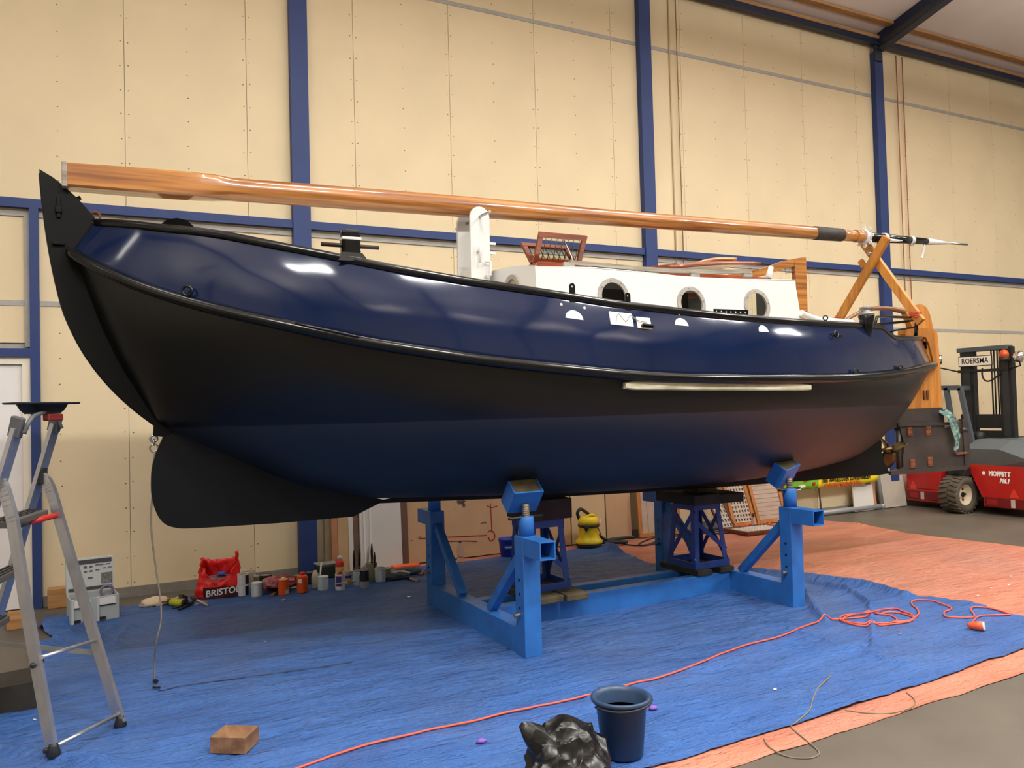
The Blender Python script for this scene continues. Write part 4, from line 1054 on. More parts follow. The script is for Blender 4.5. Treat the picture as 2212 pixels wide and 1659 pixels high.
for fi, x in enumerate(FX):
    for s, ya, yb in ((-1, 5.165, 5.30), (1, 6.965, 7.10)):
        g = MB(); g.box((x-.002, ya, Z0), (x+PW+.002, yb, PT_), .005); po = g.build('post', M_cradle, cradle)
        g = MB()
        yo, yi = (ya-.25, ya) if s < 0 else (yb, yb+.20)
        hollow(g, x, x+PW-.01, yo, yi, PT_-.13, PT_-.002); g.build('stub_tube', M_cradle, po)
        yd = (5.30, 5.86) if s < 0 else (6.965, 6.42)
        g = MB(); g.beam((x+PW/2, yd[0]-s*-.0, PT_-.14), (x+PW/2, yd[1], Z0+BH+.005), .07, .07, bev=.004); g.build('brace', M_cradle, po)
        yface = ya if s < 0 else yb
        g = MB()
        for zz in (.36, .46, .56): g.lathe([(.011, -.002), (.011, .004)], (x-.003, (ya+yb)/2, zz), 12, Matrix.Rotation(math.pi/2, 4, 'Y'))
        g.build('pin_hole', mat('hole_black', (8, 8, 10), 0.9), po)
        g = MB(); g.cyl((x-.05, (ya+yb)/2, .31), (x+.02, (ya+yb)/2, .315), .014, n=10); g.build('locking_pin', M_worn, po)
        # jack: tube, screw, tommy bar, tilting head with wooden pad
        jx, jy = x+PW/2, (ya+yb)/2
        hullz = 1.14 if fi == 0 else 1.17
        g = MB(); g.lathe([(.058, PT_-.004), (.058, PT_+.13 if fi == 0 else PT_+.15), (.05, PT_+.14 if fi == 0 else PT_+.16)], (jx, jy, 0), 20); jk = g.build('jack_tube', M_cradle, po)
        zt = PT_+.13 if fi == 0 else PT_+.15
        g = MB()
        g.tube([(jx, jy, zt-.01), (jx, jy, zt+.10)], .024, 12)
        for k in range(6): g.torus((jx, jy, zt+.012+k*.014), (0, 0, 1), .025, .004, 14, 5)
        g.build('screw', M_worn, jk)
        g = MB(); g.cyl((jx-.155, jy-.03, zt+.005), (jx+.155, jy+.03, zt+.0), .011, n=10); g.build('tommy_bar', mat('dark_steel', (50, 50, 50), 0.4, .6), jk)
        tilt = math.radians(50 if fi == 0 else 55)
        HP = Vector((jx, jy-s*-.0, zt+.11)); nrm = Vector((0 if fi == 0 else -.25, -s*math.sin(tilt)*-1*-1, math.cos(tilt)))
        nrm = Vector((0 if fi == 0 else -.3, -s*math.sin(tilt), math.cos(tilt))).normalized()
        ax = Vector((1, 0, 0)); ax = (ax-nrm*ax.dot(nrm)).normalized(); ay = nrm.cross(ax)
        hw, hl = .115, .10
        g = MB(); g.obox(HP+nrm*.005, ax, ay, nrm, hw, hl, .006)
        for e in (-1, 1): g.obox(HP+nrm*.065+ax*hw*e, ax, ay, nrm, .005, hl, .065)
        hd_ = g.build('jack_head', M_cradle, jk)
        g = MB(); g.obox(HP+nrm*.075, ax, ay, nrm, hw-.007, hl*.98, .065, .008); g.build('wood_pad', M_block, hd_)
# ---------------------------------------------------------------- trestles under the keel
M_tr = mat('trestle_blue_paint', (40, 70, 144), 0.42, var=(8, 0.2))
def trestle(cx, cy, zb, zt, label, hb=.20, ht=.15):
    t = thing('keel_trestle', label, 'trestle', (cx, cy, zb))
    L4 = []
    for sx in (-1, 1):
        for sy in (-1, 1):
            a, b = Vector((cx+sx*hb, cy+sy*hb, zb)), Vector((cx+sx*ht, cy+sy*ht, zt)); L4.append((a, b))
            g = MB()
            # angle section leg
            g.beam(a+Vector((-sx*.025, 0, 0)), b+Vector((-sx*.025, 0, 0)), .05, .008, up=(0, 1, 0)); g.beam(a+Vector((0, -sy*.025, 0)), b+Vector((0, -sy*.025, 0)), .008, .05, up=(0, 1, 0)); g.build('leg', M_tr, t)
    def ringf(z, h, nm, hh):
        g = MB()
        for sx in (-1, 1): g.box((cx+sx*h-.006, cy-h, z), (cx+sx*h+.006, cy+h, z+hh)); g.box((cx-h, cy+sx*h-.006, z), (cx+h, cy+sx*h+.006, z+hh))
        g.build(nm, M_tr, t)
    ringf(zb, hb+.008, 'base_frame', .06); ringf(zt-.06, ht+.008, 'top_frame', .06)
    idx = {(-1, -1): 0, (-1, 1): 1, (1, -1): 2, (1, 1): 3}
    for p, q, cross in (((-1, -1), (-1, 1), 1), ((-1, -1), (1, -1), 0), ((1, -1), (1, 1), 1), ((-1, 1), (1, 1), 0)):
        A, B = L4[idx[p]], L4[idx[q]]
        g = MB(); g.beam(A[0].lerp(A[1], .1 if cross else .75), B[0].lerp(B[1], .9 if cross else .25), .008, .04); g.build('brace', M_tr, t)
        if cross: g = MB(); g.beam(A[0].lerp(A[1], .9), B[0].lerp(B[1], .1), .008, .04); g.build('brace', M_tr, t)
    g = MB(); g.box((cx-ht-.01, cy-ht-.01, zt), (cx+ht+.01, cy+ht+.01, zt+.008)); g.build('top_plate', M_tr, t)
    return t
T1 = trestle(3.40, 6.19, .253, .84, 'blue steel trestle under the keel towards the bow', .19, .155)
T2 = trestle(5.15, 6.19, .253, .85, 'blue steel trestle under the keel towards the stern', .20, .15)
def timber(name, a, b, mt, label, bev=.008, cat='timber', rot=0):
    c = [(a[i]+b[i])/2 for i in range(3)]; M = Matrix.Translation(c) @ Matrix.Rotation(rot, 4, 'Z')
    g = MB(); h = [abs(b[i]-a[i])/2 for i in range(3)]; g.box([-v for v in h], h, bev, 0, M); return tag(g.build(name, mt), label, cat)
ztop = Z0+BH-.012
timber('timber_block', (3.17, 5.80, ztop), (3.40, 6.50, .252), M_block, 'worn timber bearer on the bow side under the trestle towards the bow', rot=.05)
timber('timber_block', (3.45, 5.78, ztop), (3.66, 6.48, .252), M_block, 'worn mossy timber bearer with a frayed end under the bow trestle', rot=-.05)
timber('timber_block', (4.93, 5.93, ztop), (5.10, 6.50, .252), M_dirty, 'dark timber bearer under the stern trestle on its bow side')
timber('timber_block', (5.20, 5.93, ztop), (5.37, 6.50, .252), M_dirty, 'dark timber bearer under the stern trestle next to the cross beam')
k1, k2 = at(1180, 1075, YC).z, 1.0
timber('timber_block', (3.22, 5.98, .849), (3.62, 6.42, 1.02), mat('burnt_timber', (66, 48, 42), 0.8, var=(5, .45, 6)), 'thick dark timber block on the bow trestle under the keel', .006, rot=.04)
timber('timber_block', (4.86, 5.86, .859), (5.16, 6.44, .955), M_dirty, 'dark timber block across the stern trestle top')
timber('timber_block', (5.17, 5.86, .859), (5.46, 6.50, .945), M_dirty, 'second dark timber next to the block on the stern trestle, towards the rudder', rot=-.03)
timber('timber_wedge', (5.02, 6.0, .957), (5.25, 6.22, .995), M_block, 'thin timber packing between the stern trestle block and the keel', .004)

# ================================================================ step ladder
M_alu = mat('brushed_aluminium', (196, 198, 202), 0.32, 0.85, var=(9, 0.12, 5), stretch=(3, 3, 1))
M_blkpl = mat('black_plastic', (34, 36, 38), 0.5)
M_redpl = mat('red_plastic', (196, 44, 34), 0.45)
lad = thing('step_ladder', 'aluminium step ladder with black top tray on the blue tarpaulin', 'ladder', (-.2, 5.4, .012))
LA0, LB0 = flg(118, 1648), flg(262, 1570)
ld = (LB0-LA0); ld.z = 0; ld.normalize(); le = Vector((-ld.y, ld.x, 0))
def inplane(px, py, P):
    r = Vector(ray(px, py)); c = Vector(CAM); t = (P-c).dot(ld)/r.dot(ld); return c+r*t
footF = LB0+le*1.35
def railpath(P, pts): return [inplane(x, y, P) for x, y in pts]
# support legs (curved at the top)
nearleg = railpath(LA0, [(-12, 1030), (4, 1045), (16, 1080), (28, 1125), (60, 1330), (116, 1636)]); farleg = railpath(LB0, [(90, 1030), (102, 1042), (113, 1068), (125, 1110), (160, 1230), (260, 1560)])
for P in (nearleg, farleg):
    g = MB(); Q = smooth_path(P[:4], 4)+P[4:]
    for a, b in zip(Q[:-1], Q[1:]): g.beam(a, b+(b-a).normalized()*.004, .06, .026, up=le.cross(Vector((0, 0, 1))))
    g.build('support_leg', M_alu, lad)
    e = P[-1]; g = MB(); g.lathe([(.032, .0), (.036, .01), (.024, .05), (.02, .065)], (e.x, e.y, gz(e.x, e.y)), 14); g.build('rubber_foot', M_blkpl, lad)
# step rails: run down to the left
fr_top = inplane(120, 915, LB0); fr_b = inplane(20, 1250, LB0); nr_top = inplane(37, 925, LA0); nr_b = inplane(2, 1010, LA0)
def extend(a, b): d = b-a; return a+d*((.03-a.z)/d.z)
fr_e, nr_e = extend(fr_top, fr_b), extend(nr_top, nr_b)
dd = fr_e-fr_top; nr_e = nr_top+dd*((nr_top.z-.03)/(fr_top.z-.03))
for a, b in ((nr_top, nr_e), (fr_top, fr_e)):
    g = MB(); g.beam(a, b, .062, .026, up=ld.cross(b-a)); g.beam(a+le*.0, b, .004, .03, up=ld); g.build('step_rail', M_alu, lad)
    g = MB(); g.box((b.x-.035, b.y-.03, .012), (b.x+.035, b.y+.03, .07), .01); g.build('rubber_foot', M_blkpl, lad)
zs_ = [fr_top.z-(fr_top.z-.03)*k for k in (.30, .49, .66, .83)]
def on_rail(a, b, z): return a+(b-a)*((a.z-z)/(a.z-b.z))
for k, z in enumerate(zs_):
    p, q = on_rail(nr_top, nr_e, z), on_rail(fr_top, fr_e, z); g = MB(); c = (p+q)/2-le*.02*0
    g.obox(c-le*(.05 if k == 0 else .03), (q-p).normalized(), -le, (0, 0, 1), (q-p).length/2-.01, .085 if k == 0 else .06, .018, .005); st = g.build('step', mat('grey_tread', (92, 90, 88), 0.6, 0.3), lad)
    g = MB()
    for r in range(3): g.obox(c-le*(.05 if k == 0 else .03)+Vector((0, 0, .02))+le*((r-1)*.035), (q-p).normalized(), -le, (0, 0, 1), (q-p).length/2-.02, .008, .004)
    g.build('tread_rib', M_blkpl, st)
# red catch on the platform
a, b = inplane(62, 1128, LB0-ld*.22), inplane(122, 1113, LB0)
g = MB(); g.tube([a, b], .017, 10); g.build('platform_catch', M_redpl, lad)
g = MB(); g.tube([inplane(35, 1137, LA0), a], .016, 10); g.tube([b, inplane(132, 1111, LB0)], .012, 8); g.build('catch_rod', M_blkpl, lad)
# rungs on the supports and diagonal strap
for (n0, f0) in (((90, 1420), (208, 1383)), ((118, 1613), (254, 1544))):
    g = MB(); g.cyl(inplane(*n0, LA0), inplane(*f0, LB0), .011, n=10); g.build('rung', M_alu, lad)
    p = inplane(n0[0]-13, n0[1]+15 if n0[1] < 1500 else n0[1]+5, LA0); g = MB(); g.lathe([(.014, -.008), (.014, .008), (.008, .014)], p-ld*.02, 12, Matrix.Rotation(math.pi/2, 4, 'X')); g.build('rivet_cap', M_blkpl, lad)
g = MB(); s0, s1 = inplane(213, 1411, LB0), inplane(-30, 1388, LB0); g.beam(s0, s1, .004, .028); g.build('spreader_strap', mat('grey_strap', (132, 130, 124), 0.6), lad)
for P in (nearleg, farleg):
    g = MB(); c = P[0]; g.obox(c+Vector((0, 0, .005)), le, ld, (0, 0, 1), .02, .028, .05, .006); g.build('hinge_block', M_blkpl, lad)
# top tray with its bracket
tzv = 1.905
ta, tb = inplane(22, 872, LA0), inplane(166, 872, LB0)
tc = (nr_top+fr_top)/2; tc = Vector((tc.x, tc.y, tzv))-le*.035
g = MB(); W2 = (fr_top-nr_top).length/2-.09
rows = []
for (ex, zz) in ((.0, -.005), (.03, -.006), (.035, .004), (-.01, .006), (-.03, -.04), (-.06, -.06)):
    r = []
    for k in range(32):
        a = 2*math.pi*k/32; c_, s_ = math.cos(a), math.sin(a); f = 1/max(abs(c_), abs(s_))**.75
        r.append(tc+ld*c_*f*(W2+ex)+le*s_*f*(.045+ex)+Vector((0, 0, zz)))
    rows.append(r)
g.grid(rows, True, closed=True); o_ = len(g.v)-32; g.f.append(list(range(o_, o_+32))); g.sm.append(False); g.mi.append(0)
tr_ = g.build('top_tray', M_blkpl, lad)
for P in (nr_top, fr_top):
    g = MB(); g.beam(P+Vector((0, 0, .06))-le*.01, P-(fr_top-fr_e).normalized()*.05, .07, .036, up=ld, bev=.008); g.build('tray_bracket', mat('grey_bracket', (84, 86, 90), 0.5), lad)
g = MB(); g.tube(smooth_path([nr_top+Vector((0, 0, -.03))-le*.04, nr_top+ld*.07+Vector((0, 0, .06))-le*.04, fr_top-ld*.07+Vector((0, 0, .06))-le*.04, fr_top+Vector((0, 0, -.03))-le*.04], 6), .012, 8); g.build('tray_hoop', mat('grey_bracket', (84, 86, 90), 0.5), lad)
p = (nr_top+fr_top)/2+ld*.06+Vector((0, 0, .045))-le*.05; g = MB(); g.obox(p, ld, le, (0, 0, 1), .06, .02, .02, .008); g.build('tray_clip', mat('dark_red_plastic', (120, 40, 34), 0.5), lad)
# ================================================================ things on the floor in front
FZ = .024
# grey bucket with water
bc = flg(1345, 1628); bc.z = FZ
bk = thing('plastic_bucket', 'dark blue plastic bucket standing on the blue tarpaulin beside the rubbish bag', 'bucket', bc)
M_bk = mat('dark_blue_bucket', (48, 70, 100), 0.38, var=(4, .1))
g = MB(); k = 40
rt, rb_, hh = .143, .105, .285
g.lathe([(rb_-.012, .006), (rb_-.004, 0), (rb_, .004), (rt-.012, hh-.012), (rt+.006, hh-.016), (rt+.013, hh-.004), (rt+.012, hh+.008), (rt+.002, hh+.012), (rt-.008, hh+.006), (rt-.018, hh-.012), (rb_+.004, .10), (rb_-.004, .02), (0, .018)], bc, k)
bo = g.build('bucket_body', M_bk, bk)
g = MB(); g.lathe([(0, 0), (rt-.03, 0)], bc+Vector((0, 0, hh-.065)), k); g.build('dirty_water', mat('dirty_water', (26, 34, 40), 0.05), bk)
# bail handle lying round the rim
g = MB(); pts = [bc+Vector((math.cos(a)*(rt+.012), math.sin(a)*(rt+.012), hh-.01+.012*math.sin(a+1))) for a in [math.pi*(1.0+1.0*i/24) for i in range(25)]]
g.tube(pts, .007, 8); g.build('bail_handle', M_blkpl, bk)

# black rubbish bag
def crumple(c, rx, ry, rz, seed, amp, sub=4, peaks=(), flatz=0.0, freq=2.2, facet=0.0):
    bm = bmesh.new(); bmesh.ops.create_icosphere(bm, subdivisions=sub, radius=1)
    sv = Vector((seed*3.1, seed*1.7, seed*2.3))
    for v in bm.verts:
        d = v.co.normalized(); r = 1.0
        n1 = noise.noise(d*freq+sv); n2 = noise.noise(d*freq*2.1+sv*2); n3 = noise.noise(d*freq*4.3+sv*3)
        r += amp*(1-2*abs(n1))*.8+amp*.6*(1-2*abs(n2))*.6+(amp*.35*n3 if not facet else 0)
        if facet:
            w1 = noise.voronoi(d*freq*1.1+sv)[0]; w2 = noise.voronoi(d*freq*2.3+sv*2)[0]
            r += facet*(w1[1]-w1[0])-facet*.5*(w2[1]-w2[0])
        for pd, ph_, pw_ in peaks:
            dd = (d-Vector(pd).normalized()).length; r += ph_*max(0, 1-dd/pw_)
        p = Vector((d.x*rx*r, d.y*ry*r, d.z*rz*r))
        v.co = Vector(c)+Vector((p.x, p.y, max(p.z, flatz)))
    bm.verts.index_update(); V = [v.co.copy() for v in bm.verts]; F = [[v.index for v in f.verts] for f in bm.faces]; bm.free()
    return V, F
def crumple_obj(name, mt, parent, *a, smooth=True, **k):
    V, F = crumple(*a, **k); g = MB(); g.add(V, F, smooth); return g.build(name, mt, parent)
M_bag = mat('black_bin_bag', (22, 22, 22), 0.33, bump=(6, 0.3, 2, 0.05), spec=0.55)
_nt = M_bag.node_tree; _b = _nt.nodes['Principled BSDF']; _vo = _nt.nodes.new('ShaderNodeTexVoronoi'); _vo.feature = 'F1'; _vo.inputs['Scale'].default_value = 13; _tc = _nt.nodes.new('ShaderNodeTexCoord'); _mp = _nt.nodes.new('ShaderNodeMapping'); _mp.inputs['Scale'].default_value = (1, 1, .55); _mp.inputs['Rotation'].default_value = (.5, .4, .3); _nt.links.new(_tc.outputs['Object'], _mp.inputs[0]); _nt.links.new(_mp.outputs[0], _vo.inputs['Vector'])
_bp = _nt.nodes.new('ShaderNodeBump'); _bp.inputs['Strength'].default_value = 1.0; _bp.inputs['Distance'].default_value = .035; _nt.links.new(_vo.outputs['Distance'], _bp.inputs['Height']); _nt.links.new(_b.inputs['Normal'].links[0].from_socket, _bp.inputs['Normal']); _nt.links.new(_bp.outputs[0], _b.inputs['Normal'])
bg = flg(1232, 1700); bg = Vector((1.99, 3.40, FZ))
bag = thing('rubbish_bag', 'crumpled black plastic rubbish bag on the blue tarpaulin', 'bag', bg)
crumple_obj('bag_body', M_bag, bag, bg+Vector((0, 0, .055)), .170, .14, .155, 3, .30, sub=5, peaks=(((-.70, .15, .80), .95, .34), ((.10, .3, 1), .30, .7), ((.75, .1, .45), .22, .6), ((-.95, -.25, -.2), .55, .4)), flatz=-.045, freq=1.25, facet=.10)
o = [c for c in bag.children][0]; o.data.set_sharp_from_angle(angle=math.radians(28))
# timber offcuts in front
def offcut(name, P, hgt, mt, label):
    """P = floor corners: front left, front right, back right"""
    a, b, c = P; d = a+(c-b); g = MB(); q = [a, b, c, d]; top = [v+Vector((0, 0, hgt)) for v in q]
    g.add(q+top, [(3, 2, 1, 0), (4, 5, 6, 7), (0, 1, 5, 4), (1, 2, 6, 5), (2, 3, 7, 6), (3, 0, 4, 7)]); o = g.build(name, mt)
    md = o.modifiers.new('bevel', 'BEVEL'); md.width = .003; md.segments = 1
    return tag(o, label, 'timber')
M_off = mat('brown_offcut', (146, 110, 78), 0.7, var=(4, .3, 6), stretch=(5, 1, 5), c2=(110, 78, 52))
offcut('timber_offcut', [flg(454, 1628), flg(530, 1630), flg(560, 1602)], .088, M_off, 'brown timber offcut lying alone on the blue tarpaulin')
offcut('timber_offcut', [flg(-60, 1560), flg(78, 1530), flg(92, 1492)], .17, M_dirty, 'thick dark timber offcut behind the step ladder')
offcut('timber_offcut', [flg(14, 1362), flg(50, 1358), flg(52, 1338)], .09, M_timber, 'pale timber offcut on the floor beside the white door')
timber('timber_offcut', (-.43, 8.96, .0), (-.25, 9.08, .19), M_timber, 'short pale board leaning at the foot of the blue door post')

# orange extension cable with plug
M_cab = mat('orange_cable', (240, 92, 66), 0.4)
cab = thing('extension_cable', 'long orange extension cable snaking across the blue tarpaulin', 'cable', (4.5, 4.2, .02))
CP = [(560, 1690), (650, 1657), (780, 1612), (880, 1588), (975, 1567), (1030, 1556), (1090, 1540), (1200, 1518), (1330, 1488), (1450, 1455), (1600, 1397), (1680, 1376), (1740, 1352), (1780, 1340), (1815, 1337), (1870, 1332), (1925, 1322), (1970, 1332), (1965, 1342), (1900, 1351), (1850, 1350), (1815, 1338), (1830, 1328), (1900, 1326), (1935, 1335), (1925, 1345), (1860, 1347), (1822, 1340), (1835, 1330), (1880, 1322), (1920, 1315), (1955, 1322), (1975, 1333), (1960, 1341), (1930, 1343), (1960, 1342), (1985, 1325), (1970, 1305), (1975, 1297), (2010, 1297), (2045, 1308), (2055, 1315), (2040, 1322), (2045, 1332), (2080, 1334), (2104, 1332), (2098, 1318), (2104, 1311), (2140, 1314), (2180, 1326), (2172, 1328), (2120, 1330), (2104, 1340), (2102, 1350), (2108, 1355)]
pts = smooth_path([flg(x, y, .008) for x, y in CP], 6)
g = MB(); g.tube([Vector((p.x, p.y, max(p.z, gz(p.x, p.y)+.007))) for p in pts], .0065, 7); g.build('cable', M_cab, cab)
pl_ = fl(2112, 1352, .05); dr = Vector((.3, -.75, .1)).normalized()
g = MB(); g.tube([pl_-dr*.07, pl_-dr*.05, pl_-dr*.0, pl_+dr*.04], [.012, .026, .034, .036], 16); pg = g.build('plug_body', mat('orange_plug', (222, 92, 52), 0.45), cab)
g = MB(); g.tube([pl_+dr*.038, pl_+dr*.046], [.033, .031], 16); g.build('plug_face', mat('plug_grey', (214, 210, 204), 0.5), cab)
# twine
M_twine = mat('brown_twine', (122, 112, 92), 0.8)
g = MB(); g.tube(smooth_path([flg(x, y, .004) for x, y in [(1794, 1458), (1790, 1465), (1768, 1485), (1756, 1510), (1748, 1535), (1720, 1560), (1709, 1570), (1738, 1596), (1764, 1618), (1768, 1630), (1745, 1638), (1700, 1634), (1664, 1615), (1650, 1596)]], 6), .004, 6); tag(g.build('twine', M_twine), 'length of brown twine trailing off the blue tarpaulin over the orange strip', 'twine')
g = MB(); g.tube(smooth_path([flg(x, y, .003) for x, y in [(1825, 1534), (1870, 1540), (1920, 1541), (1960, 1532), (1977, 1520), (1972, 1507), (1958, 1496)]], 6), .003, 6); tag(g.build('twine', M_twine), 'short loop of twine lying on the orange tarpaulin strip', 'twine')
# paint flakes and scraps
M_flake = mat('white_paper_scrap', (232, 230, 226), 0.7); M_purple = mat('purple_scrap', (120, 84, 176), 0.6)
random.seed(3)
for k, (x, y) in enumerate([(612, 1296), (884, 1289), (573, 1386), (1674, 1489), (1945, 1369), (2108, 1243), (2095, 1255), (2115, 1262), (2140, 1270), (2184, 1245), (2180, 1264), (2112, 1286), (2150, 1283), (74, 1555)]):
    p = flg(x, y, .004); r = .03 if k < 2 else .012
    g = MB(); V = [p+Vector((r*random.uniform(.5, 1.2)*math.cos(a), r*random.uniform(.5, 1.2)*math.sin(a), random.uniform(0, .006))) for a in [q*math.pi/3 for q in range(6)]]
    g.add(V+[v-Vector((0, 0, .0015)) for v in V], [(0, 1, 2, 3, 4, 5), (11, 10, 9, 8, 7, 6)]+[(q, 6+q, 6+(q+1) % 6, (q+1) % 6) for q in range(6)]); o = g.build('paint_flake' if k > 1 else 'paper_scrap', M_flake)
    if k == 0: tag(o, 'torn white paper scrap lying in front of the orange tins', 'scrap')
    elif k == 1: tag(o, 'small white paper scrap lying beside the cradle post next to the tins', 'scrap')
    elif 4 < k < 13: tag(o, 'tiny white paint flake on the orange tarpaulin', 'paint flake', 'paint flakes on the orange tarpaulin')
    else: tag(o, 'tiny white paint flake on the blue tarpaulin', 'paint flake', 'paint flakes on the blue tarpaulin')
for k, (x, y, lb) in enumerate([(1040, 1602, 'crumpled purple scrap lying alone on the blue tarpaulin'), (1411, 1530, 'purple scrap lying right beside the bucket')]):
    p = fl(x, y, .03); o = crumple_obj('purple_scrap', M_purple, None, p, .022, .016, .014, 5+k, .5, sub=2); tag(o, lb, 'scrap')

# ================================================================ along the wall: tool case, tools, tins
# tool case with open lid
M_case = mat('light_grey_case', (196, 202, 202), 0.5, var=(5, .05)); M_case2 = mat('grey_green_case', (168, 178, 176), 0.5)
cA, cB = flg(152, 1351), flg(258, 1333)
cz = FZ
ux = (cB-cA); ux.z = 0; cw = ux.length; ux.normalize(); uy = Vector((-ux.y, ux.x, 0))
case = thing('tool_case', 'light grey plastic tool case with its lid open against the wall', 'tool case', (cA+cB)/2+uy*.15)
def cbox(g, u0, u1, v0, v1, z0, z1, bev=.004):
    g.obox(cA+ux*((u0+u1)/2)+uy*((v0+v1)/2)+Vector((0, 0, (z0+z1)/2)), ux, uy, (0, 0, 1), (u1-u0)/2, (v1-v0)/2, (z1-z0)/2, bev); return g
D = .30; bh = .215
g = MB(); cbox(g, 0, cw, 0, .012, 0, bh); cbox(g, 0, cw, D-.012, D, 0, bh); cbox(g, 0, .012, .012, D-.012, 0, bh); cbox(g, cw-.012, cw, .012, D-.012, 0, bh); cbox(g, .012, cw-.012, .012, D-.012, 0, .012, 0); cb_ = g.build('case_body', M_case2, case)
for u0, u1 in ((.03, .16), (cw-.16, cw-.03)):
    g = MB(); cbox(g, u0-.02, u0, -.012, 0, .0, bh); g.build('front_rib', M_case, cb_)
    g = MB(); cbox(g, u0+.0, u1, -.006, 0, bh-.075, bh-.015, .001); g.build('label_plate', M_flake, cb_)
    g = MB(); cbox(g, u0+.0, u1, -.008, 0, bh-.085, bh-.078, 0); g.build('dark_line', M_blkpl, cb_)
    g = MB(); cbox(g, u0, u0+.05, -.008, 0, .01, .035, 0); g.build('foot_latch', M_blkpl, cb_)
# tilted lid (hinge on the far edge)
lz = bh-.0
def LP(u, v, w=0): return cA+ux*u+uy*(D-.01+v*.10+w)+Vector((0, 0, lz+v*.99))
lh = .30
g = MB(); q = [LP(0, 0), LP(cw, 0), LP(cw, lh), LP(0, lh)]; off = uy*.05
g.add([p for p in q]+[p+off for p in q], [(0, 1, 2, 3), (7, 6, 5, 4), (0, 4, 5, 1), (1, 5, 6, 2), (2, 6, 7, 3), (3, 7, 4, 0)]); lid = g.build('case_lid', M_case, case)
for v_, h_ in ((.03, .014), (lh-.03, .018)):
    g = MB(); g.obox(LP(cw/2, v_, -.004), ux, LP(0, 1)-LP(0, 0), uy, cw*.46, h_, .002); g.build('lid_stripe', mat('case_dark_band', (70, 72, 76), .5), lid)
for k, (u, v, a, b) in enumerate([(.2, .2, .022, .012), (.26, .2, .02, .01), (.2, .165, .02, .009), (.26, .165, .02, .009), (.33, .21, .03, .004), (.38, .21, .03, .004), (.44, .21, .03, .004), (.33, .17, .03, .004), (.40, .18, .02, .004), (.46, .18, .025, .004), (.25, .11, .035, .008), (.06, .16, .02, .005), (.07, .12, .015, .005)]):
    u *= cw/.5; v *= lh/.27
    g = MB(); g.obox(LP(u, v, -.003), ux, LP(0, 1)-LP(0, 0), uy, a*.6, b*.8, .002); g.build('printed_mark', mat('print_grey', (96, 96, 98), .6), lid)
g = MB(); g.obox(LP(cw*.85, lh*.36, -.003), ux, LP(0, 1)-LP(0, 0), uy, cw*.12, lh*.16, .002); g.build('printed_picture', mat('print_mid', (140, 140, 140), .6, var=(60, .6)), lid)
g = MB(); g.torus(LP(cw*.82, -.0, -.08)+Vector((0, 0, .0)), uy, .05, .012); tag(g.build('sanding_disc', mat('purple_grey_disc', (120, 110, 140), .6)), 'purple grey sanding disc standing inside the open tool case', 'disc')

# tool pile left of the red bag
def stick(name, a, b, r, mt, label, cat, z=.03, r2=None, za=0, zb=0):
    A, B = fl(*a, z), fl(*b, z); A.z += za; B.z += zb; g = MB(); g.tube([A, B], [r, r2 or r], 8); return tag(g.build(name, mt), label, cat)
t = thing('caulking_gun', 'black caulking gun with a yellow label in the tool pile', 'tool', flg(395, 1303))
A, B = fl(367, 1300, .06), fl(402, 1302, .06)
g = MB(); g.tube([A, B], .035, 14); g.build('barrel', M_blkpl, t); g = MB(); g.tube([A.lerp(B, .1), A.lerp(B, .85)], .036, 14); lab = g.build('yellow_label', mat('yellow_label', (190, 190, 50), .5), t)
g = MB(); g.tube([B, B+(B-A)*.35+Vector((0, 0, .0)), B+(B-A)*.55+Vector((0, -.02, .05))], .012, 8); g.build('grip', M_blkpl, t)
t = thing('pliers', 'pair of black long handled pliers in front of the tool pile', 'pliers', flg(390, 1312))
for a, b in (((374, 1314), (412, 1303)), ((386, 1317), (416, 1303))):
    g = MB(); g.tube([fl(*a, .035), fl(*b, .045)], [.012, .010], 8); g.build('handle', M_blkpl, t)
g = MB(); g.tube([fl(412, 1303, .045), fl(428, 1298, .045)], [.014, .006], 8); g.build('jaw', M_steel, t)
t = thing('hammer', 'hammer with a dark head at the back of the tool pile', 'hammer', flg(395, 1290))
g = MB(); g.tube([fl(360, 1298, .04), fl(398, 1287, .09)], .012, 8); g.build('hammer_handle', M_steel, t); g = MB(); g.beam(fl(390, 1288, .12), fl(402, 1292, .05), .035, .035, bev=.004); g.build('hammer_head', M_blkpl, t)
t = thing('paint_brush', 'used paint brush with pale handle on the tool pile', 'brush', flg(430, 1300))
g = MB(); g.tube([fl(422, 1294, .07), fl(448, 1307, .03)], [.008, .011], 8); g.build('brush_handle', mat('pale_wood', (206, 186, 158), .6), t); g = MB(); g.beam(fl(416, 1289, .09), fl(423, 1295, .07), .05, .016); g.build('bristles', M_darkbrown, t)
stick('scraper_blade', (312, 1305), (336, 1300), .010, M_blkpl, 'flat dark scraper lying under the cream lid', 'scraper')
o = crumple_obj('cream_rag', mat('cream_cloth', (214, 196, 164), .8), None, fl(335, 1302, .045), .11, .07, .045, 9, .35, sub=3, flatz=-.03); tag(o, 'cream folded rag lying left of the caulking gun', 'rag')
o = crumple_obj('brown_rag', mat('brown_cloth', (104, 62, 52), .8), None, fl(345, 1303, .04), .09, .05, .03, 12, .35, sub=3, flatz=-.02); tag(o, 'brown folded rag beside the cream rag', 'rag')
stick('white_stick', (420, 1306), (448, 1300), .005, mat('pale_wood', (206, 186, 158), .6), 'thin pale stick lying on the tool pile', 'stick')

